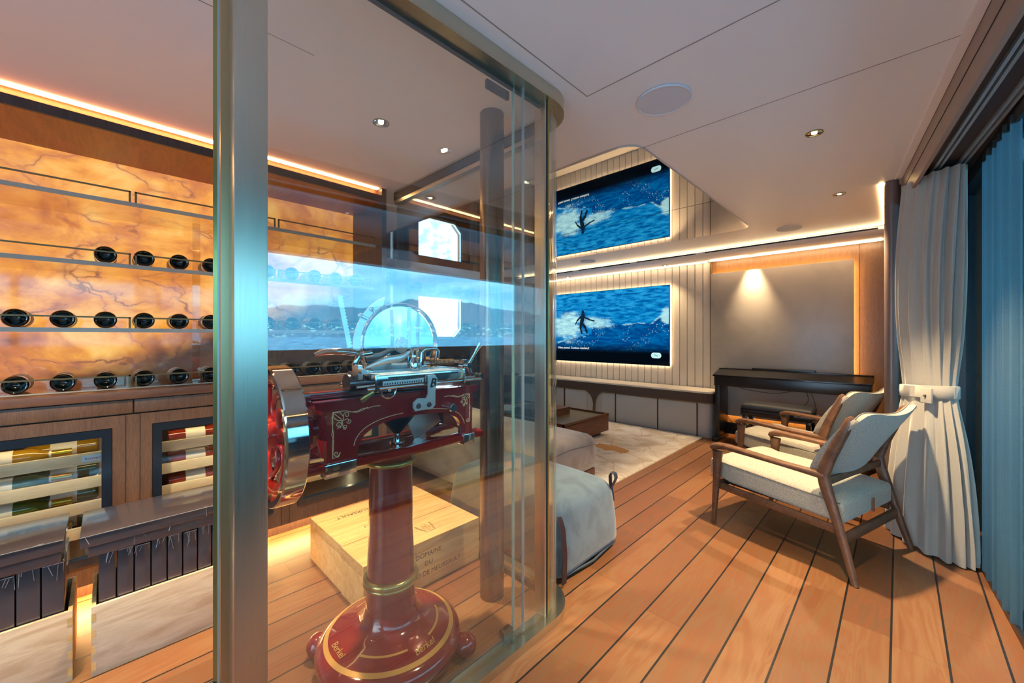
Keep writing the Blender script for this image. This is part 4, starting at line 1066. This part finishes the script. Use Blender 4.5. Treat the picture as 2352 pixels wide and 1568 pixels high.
ca_.data.foreach_set('color', vals)
m, t = mat('screen_picture'); at = t.node('ShaderNodeAttribute', attribute_name='picture')
em = t.node('ShaderNodeEmission'); t.l.new(at.outputs['Color'], em.inputs[0]); em.inputs[1].default_value = .46
gl = t.node('ShaderNodeBsdfGlossy'); gl.inputs['Roughness'].default_value = .08; mx = t.node('ShaderNodeMixShader'); mx.inputs[0].default_value = .03
t.l.new(em.outputs[0], mx.inputs[1]); t.l.new(gl.outputs[0], mx.inputs[2]); t.l.new(mx.outputs[0], t.out)
me.materials.append(m); so = bpy.data.objects.new('screen', me); C.objects.link(so); so.parent = tv; so.location = (0, .0025, 0)
M_txt = emit('screen_text', (.8, .85, .85), .42)
text('caption', 'Video paused. Continue watching?', .046, frame((-3.32-.62, 5.5012, .829+.225), (1, 0, 0), (0, 0, 1)), M_txt, tv, .0003, bold=.0008)
MB().prism(rrect(-3.32+.755, -3.32+.905, .829+.105, .829+.185, .038), lambda a, b, h: (a, 5.5012+h, b), .001).build('button', emit('screen_button', (.50, .80, .82), .42), tv, smooth=False)
text('button_text', 'Yes', .040, frame((-3.32+.83, 5.5005, .829+.145), (1, 0, 0), (0, 0, 1)), simple('button_ink', (.02, .05, .06), .6), tv, .0003)
MB().bx(-3.32-TW+.02, -3.32+TW-.012, 5.540, 5.550, 1.962, 1.970).bx(-3.32-TW+.02, -3.32+TW-.012, 5.540, 5.550, .836, .844).bx(-3.32+TW-.018, -3.32+TW-.008, 5.540, 5.550, .84, 1.965).bx(-3.32-TW+.008, -3.32-TW+.018, 5.540, 5.550, .84, 1.965).build('back_light', M_led_tv, tv, smooth=False)

# ================================================================ CONSOLE
co = thing('media_console', 'long low console with stone top and linen doors under the television', 'cabinet', (-3.2, 5.35, 0))
def cons(x0, x1, y0, y1, r, z0, z1):
    p = arc(x1-r, y0+r, r, -90, 0, 8)
    return MB().prism([(x0, y1), (x0, y0)]+p+[(x1, y1)], lambda a, b, h: (a, b, z0+h), z1-z0)
cons(-4.85, -1.615, 5.125, 5.55, .07, .545, .565).build('top', M_top, co)
cons(-4.84, -1.62, 5.13, 5.55, .07, .43, .545).build('reeded_band', M_reed, co)
cons(-4.84, -1.618, 5.127, 5.55, .07, .418, .432).build('brass_edge', M_brass, co)
cons(-4.80, -1.64, 5.15, 5.55, .08, .0, .42).build('body', M_door, co)
for x0, x1 in ((-4.79, -3.86), (-3.84, -3.42), (-3.16, -2.94), (-2.93, -2.31), (-2.30, -1.80)):
    MB().bx(x0+.004, x1-.004, 5.138, 5.152, .012, .414, .002).build('door', M_door, co)
for xx in (-3.85, -2.935, -2.305, -1.80): MB().bx(xx-.006, xx+.006, 5.136, 5.153, .0, .42).build('door_gap', M_wenge, co, smooth=False)
# flared reeded leg
fl = []
for k in range(9): a = R(90*k/8); fl.append((-3.46+.14*math.sin(a)-.0, .43-.16*(1-math.cos(a))))
for k in range(9): a = R(90-90*k/8); fl.append((-3.10-.14*math.sin(a)+.0, .43-.16*(1-math.cos(a))))
ptsL = [(-3.50, .43)]+[(-3.50+.20*math.sin(R(90*k/8)), .43-.22*(1-math.cos(R(90*k/8)))) for k in range(1, 9)]+[(-3.325, .0)]
ptsR = [(-3.285, .0)]+[(-3.28+.20*(1-math.sin(R(90*(8-k)/8)))-.0, .43-.22*(1-math.cos(R(90*(8-k)/8)))) for k in range(0, 9)]
MB().prism([(-3.50, .435)]+ptsL+ptsR+[(-3.08, .435)], lambda a, b, h: (a, 5.128+h, b), .022).build('flared_leg', M_reed, co)
le = MB(); le.tube([(a, 5.126, b) for a, b in ptsL], .005, 6); le.tube([(a, 5.126, b) for a, b in ptsR], .005, 6); le.build('leg_edging', M_brass, co)

# ================================================================ COFFEE TABLE, TRAY, LAMP
ct = thing('coffee_table', 'low walnut block coffee table with olive lacquer tray top, on the rug', 'table', (-3.3, 3.93, .012))
MB().bx(-4.05, -2.61, 3.47, 4.40, .07, .256).bx(-4.05, -4.032, 3.47, 4.40, .25, .285).bx(-2.628, -2.61, 3.47, 4.40, .25, .285).bx(-4.05, -2.61, 3.47, 3.488, .25, .285).bx(-4.05, -2.61, 4.382, 4.40, .25, .285).build('body', M_tablewood, ct, smooth=False)
MB().bx(-4.03, -2.63, 3.49, 4.38, .256, .262).build('tray_top', M_tray, ct, smooth=False)
MB().bx(-3.98, -2.68, 3.54, 4.33, .012, .07).build('plinth', M_tablewood, ct, smooth=False)
sb = thing('slatted_tray', 'square slatted wooden tray box on the coffee table', 'tray', (-3.25, 3.87, .262))
MB().bx(-3.50, -3.0, 3.62, 4.12, .262, .335).build('box', M_tablewood, sb, smooth=False)
sl_ = MB()
for k in range(16): sl_.bx(-3.49+k*.0312, -3.465+k*.0312, 3.625, 4.115, .335, .352)
sl_.build('slats', M_tablewood, sb, smooth=False)
o = MB(); o.prism([(-3.98, 3.62), (-3.60, 3.62), (-3.60, 3.95), (-3.98, 3.95)], lambda a, b, h: (a, b, .262+h), .022)
o = recenter(o.build('magazine', simple('pale_blue_cover', srgb(160, 190, 205), .4), smooth=False)); tag(o, 'pale blue book lying beside the slatted tray on the coffee table', 'book')
# small side table with bar items left of the console
sd = thing('side_table', 'dark round side table between the sofa and the console', 'table', (-4.75, 4.70, 0))
MB().lathe([(.001, .62), (.22, .62), (.23, .61), (.22, .60), (.001, .60)], (-4.75, 4.70, 0)).build('table_top', M_wenge, sd)
MB().cyl((-4.75, 4.70, .02), (-4.75, 4.70, .60), .16).lathe([(.001, .0), (.20, .0), (.20, .02), (.001, .02)], (-4.75, 4.70, 0)).build('drum_base', M_wenge, sd)
ar = [(-4.75+.10*math.cos(a), 4.70, .622+.20*math.sin(a)) for a in [PI*k/16 for k in range(17)]]
o = MB().tube(ar, .006, 8).build('metal_hoop', M_goldp); recenter(o); tag(o, 'thin metal hoop handle ornament standing on the dark side table', 'ornament')

# rug
rg = MB(); rg.prism(rrect(-4.6, -1.72, 2.75, 5.10, .02, 3), lambda a, b, h: (a, b, h), .012)
o = rg.build('rug', M_rug, smooth=False)
for v in o.data.vertices: v.co -= Vector((-2.95, 3.92, 0))
o.location = (-2.95, 3.92, 0); tag(o, 'cream and gold carved rug with crack lines in front of the console', 'rug')

# ================================================================ SOFA, POUF
sf = thing('sofa', 'taupe suede modular sofa with low base seen beside the glass cellar', 'sofa', (-3.0, 2.7, 0))
MB().cushion((-2.60, 2.62, .225), (1.40, .86, .31), .09, .035, 18).build('seat_cushion', M_suede_taupe, sf)
MB().cushion((-3.75, 2.62, .225), (.85, .86, .31), .09, .03, 16).build('seat_cushion', M_suede_taupe, sf)
MB().cushion((-3.17, 2.02, .36), (1.9, .30, .58), .09, .03, 16).build('backrest', M_suede_taupe, sf)
MB().bx(-4.1, -1.93, 2.24, 3.03, .012, .085, .01).build('base', M_tablewood, sf)
se = MB(); se.sweep([(-1.905, 2.24, .30), (-1.897, 2.62, .33), (-1.905, 3.0, .30)], .004, .004); se.build('seam_piping', simple('piping', srgb(110, 98, 92), .8), sf)
pf = thing('pouf', 'blue-grey suede pouf with leather strap beside the glass corner', 'ottoman', (-1.65, 1.87, 0))
mb = MB().cushion((-1.665, 1.855, .20), (.94, .60, .385), .07, .045, 20, belly=.01)
for v in mb.b.verts:
    k = max(0, (v.co.z-.02)/.4); v.co.x = -1.665+(v.co.x+1.665)*(1-.07*k*k); v.co.y = 1.855+(v.co.y-1.855)*(1-.14*k*k)
mb.build('cushion_body', M_suede_blue, pf)
MB().sweep([(-1.215, 1.60, .030), (-1.196, 1.86, .022), (-1.215, 2.12, .030)], .012, .012).build('piping', simple('dark_blue_piping', srgb(60, 68, 78), .7), pf)
MB().sweep([(-1.228, 1.598, .335), (-1.196, 1.585, .28), (-1.182, 1.582, .15), (-1.186, 1.58, .02)], .040, .005, (1, 0, 0), 8, 6).build('strap', simple('dark_leather', srgb(50, 30, 34), .45), pf)
MB().sweep([(a, 2.10, b) for a, b in ((-1.245, .30), (-1.228, .345), (-1.205, .385), (-1.194, .415), (-1.202, .438), (-1.222, .440), (-1.234, .418), (-1.232, .38), (-1.226, .34), (-1.216, .27))], .006, .034, (0, 1, 0), 8, 6).build('pull_loop', simple('blue_black_leather', srgb(36, 48, 66), .35), pf)

# ================================================================ PIANO AND BENCH
pi_ = thing('digital_piano', 'black upright digital piano standing against the grey backlit panel', 'piano', (-.9, 5.27, 0))
PX0, PX1 = -1.588, -.19
MB().bx(PX0, PX1, 5.10, 5.48, .66, .775, .004).build('key_case', M_piano, pi_)
lidp = [(5.095, .775), (5.095, .790), (5.30, .838), (5.34, .85), (5.49, .85), (5.49, .775)]
MB().prism(lidp, lambda a, b, h: (PX0-.012+h, a, b), PX1-PX0+.024).build('lid', M_piano, pi_, ang=20)
MB().bx(PX0-.014, PX1+.014, 5.33, 5.345, .846, .856, .003).bx(PX0-.014, PX1+.014, 5.088, 5.10, .772, .786, .003).build('lid_moulding', M_blackgloss, pi_)
MB().bx(-1.25, -.65, 5.36, 5.46, .852, .872, .004).build('music_rest', M_piano, pi_)
for x0 in (PX0, PX1-.05):
    MB().bx(x0, x0+.05, 5.13, 5.45, .0, .66, .003).build('side_leg', M_piano, pi_)
    MB().bx(x0-.006, x0+.056, 5.03, 5.47, .0, .05, .006).build('foot', M_piano, pi_)
MB().bx(PX0+.05, PX1-.05, 5.36, 5.38, .05, .19, .002).build('kick_board', M_piano, pi_)
MB().bx(PX0+.05, PX1-.05, 5.44, 5.46, .46, .66, .002).build('back_board', M_piano, pi_) if False else None
def hang(pts, lab):
    ps = []
    for i in range(len(pts)-1):
        for k in range(6):
            a = Vector(pts[max(i-1, 0)]); b = Vector(pts[i]); c_ = Vector(pts[i+1]); d = Vector(pts[min(i+2, len(pts)-1)]); u_ = k/6
            ps.append(.5*((2*b)+(c_-a)*u_+(2*a-5*b+4*c_-d)*u_*u_+(3*b-a-3*c_+d)*u_**3))
    ps.append(Vector(pts[-1]))
    o = MB().tube(ps, .0028, 6).build('power_cable', M_cable); recenter(o); tag(o, lab, 'cable', 'piano cables')
hang([(-1.57, 5.30, .46), (-1.54, 5.28, .40), (-1.47, 5.26, .26), (-1.36, 5.22, .16), (-1.25, 5.2, .08), (-1.18, 5.2, .004)], 'black cable sagging from the left leg of the piano to the floor')
hang([(-1.45, 5.3, .658), (-1.30, 5.3, .62), (-1.1, 5.3, .60), (-.95, 5.3, .61), (-.8, 5.3, .657)], 'black cable drooping under the piano key case')
hang([(-.72, 5.3, .658), (-.70, 5.3, .55), (-.76, 5.3, .45), (-.70, 5.3, .40), (-.64, 5.3, .50), (-.68, 5.3, .658)], 'looped black cable hanging under the right half of the piano')
bn = thing('piano_bench', 'low black padded piano bench in front of the piano', 'bench', (-.90, 4.88, 0))
MB().cushion((-.90, 4.88, .50), (.62, .31, .06), .025, .015, 12).build('seat_pad', M_blackfab, bn)
MB().bx(-1.21, -.59, 4.725, 5.035, .41, .475, .006).build('apron', M_blackgloss, bn)
for sx in (-1, 1):
    for sy in (-1, 1): MB().bx(-.90+sx*.275-.02, -.90+sx*.275+.02, 4.88+sy*.125-.02, 4.88+sy*.125+.02, 0, .42, .003).build('leg', M_blackgloss, bn)
    MB().cyl((-.90+sx*.31, 4.88, .455), (-.90+sx*.345, 4.88, .455), .020).cyl((-.90+sx*.33, 4.88, .455), (-.90+sx*.345, 4.88, .455), .026).build('height_knob', M_black, bn)

# ================================================================ ARMCHAIRS
def armchair(label):
    t_ = thing('armchair', label, 'chair', group='oatmeal armchairs')
    # seat
    mb = MB().cushion((0, .05, .335), (.61, .76, .115), .022, .045, 18)
    for v in mb.b.verts:
        if v.co.y > .3: v.co.z += .012
        v.co.z += (v.co.y-.05)*.035
        k = abs(v.co.x)/.305; v.co.z -= 0
    seat = mb.build('seat_cushion', M_boucle, t_)
    pz = lambda y_: .335+.0575-.008+(y_-.05)*.035+(.012 if y_ > .3 else 0)
    pts = [(-.302, .41, pz(.41)), (.302, .41, pz(.41)), (.302, -.31, pz(-.31)), (-.302, -.31, pz(-.31))]
    sm_ = MB()
    for a, b in zip(pts, pts[1:]+pts[:1]): sm_.tube([a, b], .0035, 6)
    sm_.build('piping', simple('seat_piping', srgb(120, 108, 96), .9), seat)
    MB().bx(.02, .042, -.338, -.334, .27, .345).build('leather_tab', simple('tan_leather', srgb(150, 84, 44), .5), seat)
    # curved backrest
    bk = MB(); NU, NV = 22, 14
    def bp(u_, v_, side):
        xx = u_*.355; h = v_
        zz = .47+.385*h + (.034*abs(u_)**2*h) - .055*abs(u_)**7*h**3 - .018*(1-abs(u_)**2)*h - .045*(1-h)*abs(u_)**4*-1
        y0 = -.245-.165*h-.03*h*h
        curve = .075*(abs(u_)**2)
        th = .060*(1-abs(2*h-1)**8*.40)*(1-abs(u_)**8*.35)
        wv = .012*math.cos(h*2.5)
        return Vector((xx*(1-.10*(1-h)**2), y0+curve*.55+wv+side*th/2, zz))
    rings = []
    for i in range(NU+1):
        u_ = -1+2*i/NU
        ring = [bp(u_, j/NV, 1) for j in range(NV+1)]+[bp(u_, j/NV, -1) for j in range(NV, -1, -1)]
        rings.append(ring)
    bk.loft(rings); bo_ = bk.build('backrest', M_boucle, t_, ang=70)
    ps = MB(); ps.tube([bp(-1+2*i/NU, 1, 1)+Vector((0, 0, .002)) for i in range(NU+1)], .003, 6); ps.build('piping', MATS['seat_piping'], bo_)
    for s_ in (-1, 1):
        x_ = s_*.345
        # rear leg, kinked
        pts = [(x_*1.03, -.398, 0), (x_*1.0, -.355, .15), (x_*.985, -.305, .32), (x_*.98, -.262, .46), (x_*.98, -.252, .52), (x_*.98, -.285, .62), (x_*.98, -.335, .74), (x_*.98, -.372, .825), (x_*.98, -.380, .840)]
        MB().sweep(pts, [.030, .038, .046, .058, .062, .056, .050, .042, .022], [.030, .032, .034, .036, .036, .036, .036, .034, .016], (1, 0, 0), 16, 2.6).build('rear_leg', M_chairwood, t_)
        pts = [(x_*.99, .375, 0), (x_, .362, .15), (x_, .352, .30), (x_, .345, .44), (x_, .343, .49)]
        MB().sweep(pts, [.028, .035, .044, .056, .070], [.028, .032, .037, .044, .052], (1, 0, 0), 16, 2.6).build('front_leg', M_chairwood, t_)
        pts = [(x_, .378, .500), (x_, .368, .514), (x_, .345, .524), (x_, .28, .531), (x_*1.02, .12, .527), (x_*1.01, -.06, .518), (x_*.98, -.20, .510), (x_*.98, -.262, .506)]
        MB().sweep(pts, [.046, .060, .068, .070, .070, .060, .046, .038], [.030, .040, .042, .036, .030, .028, .036, .038], (0, .001, 1), 16, 3).build('armrest', M_chairwood, t_)
        MB().sweep([(s_*.315, .35, .255), (s_*.315, -.31, .235)], .022, .045, (0, 0, 1), 12, 4).build('side_rail', M_chairwood, t_)
    MB().sweep([(-.345, .352, .265), (.345, .352, .265)], .022, .045, (0, 0, 1), 12, 4).build('front_rail', M_chairwood, t_)
    MB().sweep([(-.345, -.335, .20), (.345, -.335, .20)], .026, .055, (0, 0, 1), 12, 4).build('rear_rail', M_chairwood, t_)
    MB().sweep([(-.34, -.262, .475), (0, -.25, .47), (.34, -.262, .475)], .022, .04, (0, 0, 1), 12, 4).build('back_rail', M_chairwood, t_)
    MB().bx(-.26, .26, -.25, .34, .262, .276).build('seat_webbing', M_rubber, t_)
    return t_
c1 = armchair('oatmeal boucle armchair with walnut frame, nearest one, beside the curtain')
c2 = dup(c1, (-.54, 4.045, 0), R(73.1), 'oatmeal boucle armchair with walnut frame, farther one, in front of the piano')
c1.location = (-.431, 3.063, 0); c1.rotation_euler = (0, 0, R(73.1))

# ================================================================ CURTAINS
cu = thing('curtain', 'beige linen curtain tied back beside the dark window', 'curtain', (.13, 3.42, 0))
ax = Vector((.60, -.80, 0)).normalized(); nx_ = Vector((.80, .60, 0)).normalized()
def bundle(z_):
    # half length, half depth, lateral shift as functions of height
    if z_ > .93: k = (z_-.93)/(2.19-.93); a = .155+.035*math.sin(min(1, k*1.25)*PI/2)-.02*k; b = .062+.03*math.sin(PI*min(1, k)); sh = -.01*math.sin(PI*k)+.03*k
    else: k = (.93-z_)/.93; a = .155+.085*math.sin(k*PI/2); b = .062+.045*math.sin(k*PI/2); sh = .0
    return a, b, sh
mb = MB(); NA, NZc = 240, 60; rings = []
for j in range(NZc+1):
    z_ = .008+(2.19-.008)*j/NZc; a_, b_, sh = bundle(z_)
    pl = .26*(1-math.exp(-((z_-.93)/.22)**2)*.75)
    ring = []
    for i in range(NA):
        th_ = 2*PI*i/NA
        ph = 15*th_+.9*math.sin(2*th_)+.5*math.sin(z_*2.2+th_*3)
        m_ = 1+pl*.42*math.sin(ph)+.10*pl*math.sin(ph*2.3+z_*3)+.03*math.sin(31*th_+z_*4)*pl
        ring.append(Vector((.125, 3.42, z_))+ax*(a_*m_*math.cos(th_)+sh)+nx_*(b_*(m_+.25*pl*math.sin(ph*1.0))*math.sin(th_)))
    rings.append(ring)
mb.loft(rings, cap=False); mb.build('drape', M_curtain, cu, ang=80)
mb = MB(); rr = []
for j, z_ in enumerate((.885, .89, .955, .96)):
    a_, b_, sh = bundle(.93); e = .006 if j in (1, 2) else .0
    rr.append([Vector((.125, 3.42, z_+.012*math.cos(2*PI*i/80)))+ax*((a_+.009+e)*math.cos(2*PI*i/80))+nx_*((b_+.016+e)*math.sin(2*PI*i/80)) for i in range(80)])
mb.loft(rr, cap=False); mb.build('tieback', M_curtain, cu, ang=50)
pt = Vector((.125, 3.42, .91))+ax*.10-nx_*.088
MB().box(pt, (.07, .012, .085), .004, rz=math.atan2(ax.y, ax.x)).build('tieback_tab', M_curtain, cu)
MB().sph(pt-nx_*.010, .007).build('button', M_wenge, cu)
# sheer behind
mb = MB(); rr = []
for j in range(2):
    z_ = (.03, 2.19)[j]; rr.append([(WX(3.24-.60*i/200)-.026+.012*math.sin(i*.20)+.005*math.sin(i*.53+1), 3.24-.60*i/200, z_) for i in range(201)])
mb.loft(rr, ring_closed=False, cap=False); o = mb.build('sheer_curtain', M_sheer, ang=80); recenter(o)
tag(o, 'thin translucent sheer curtain glowing blue against the window glass', 'curtain')
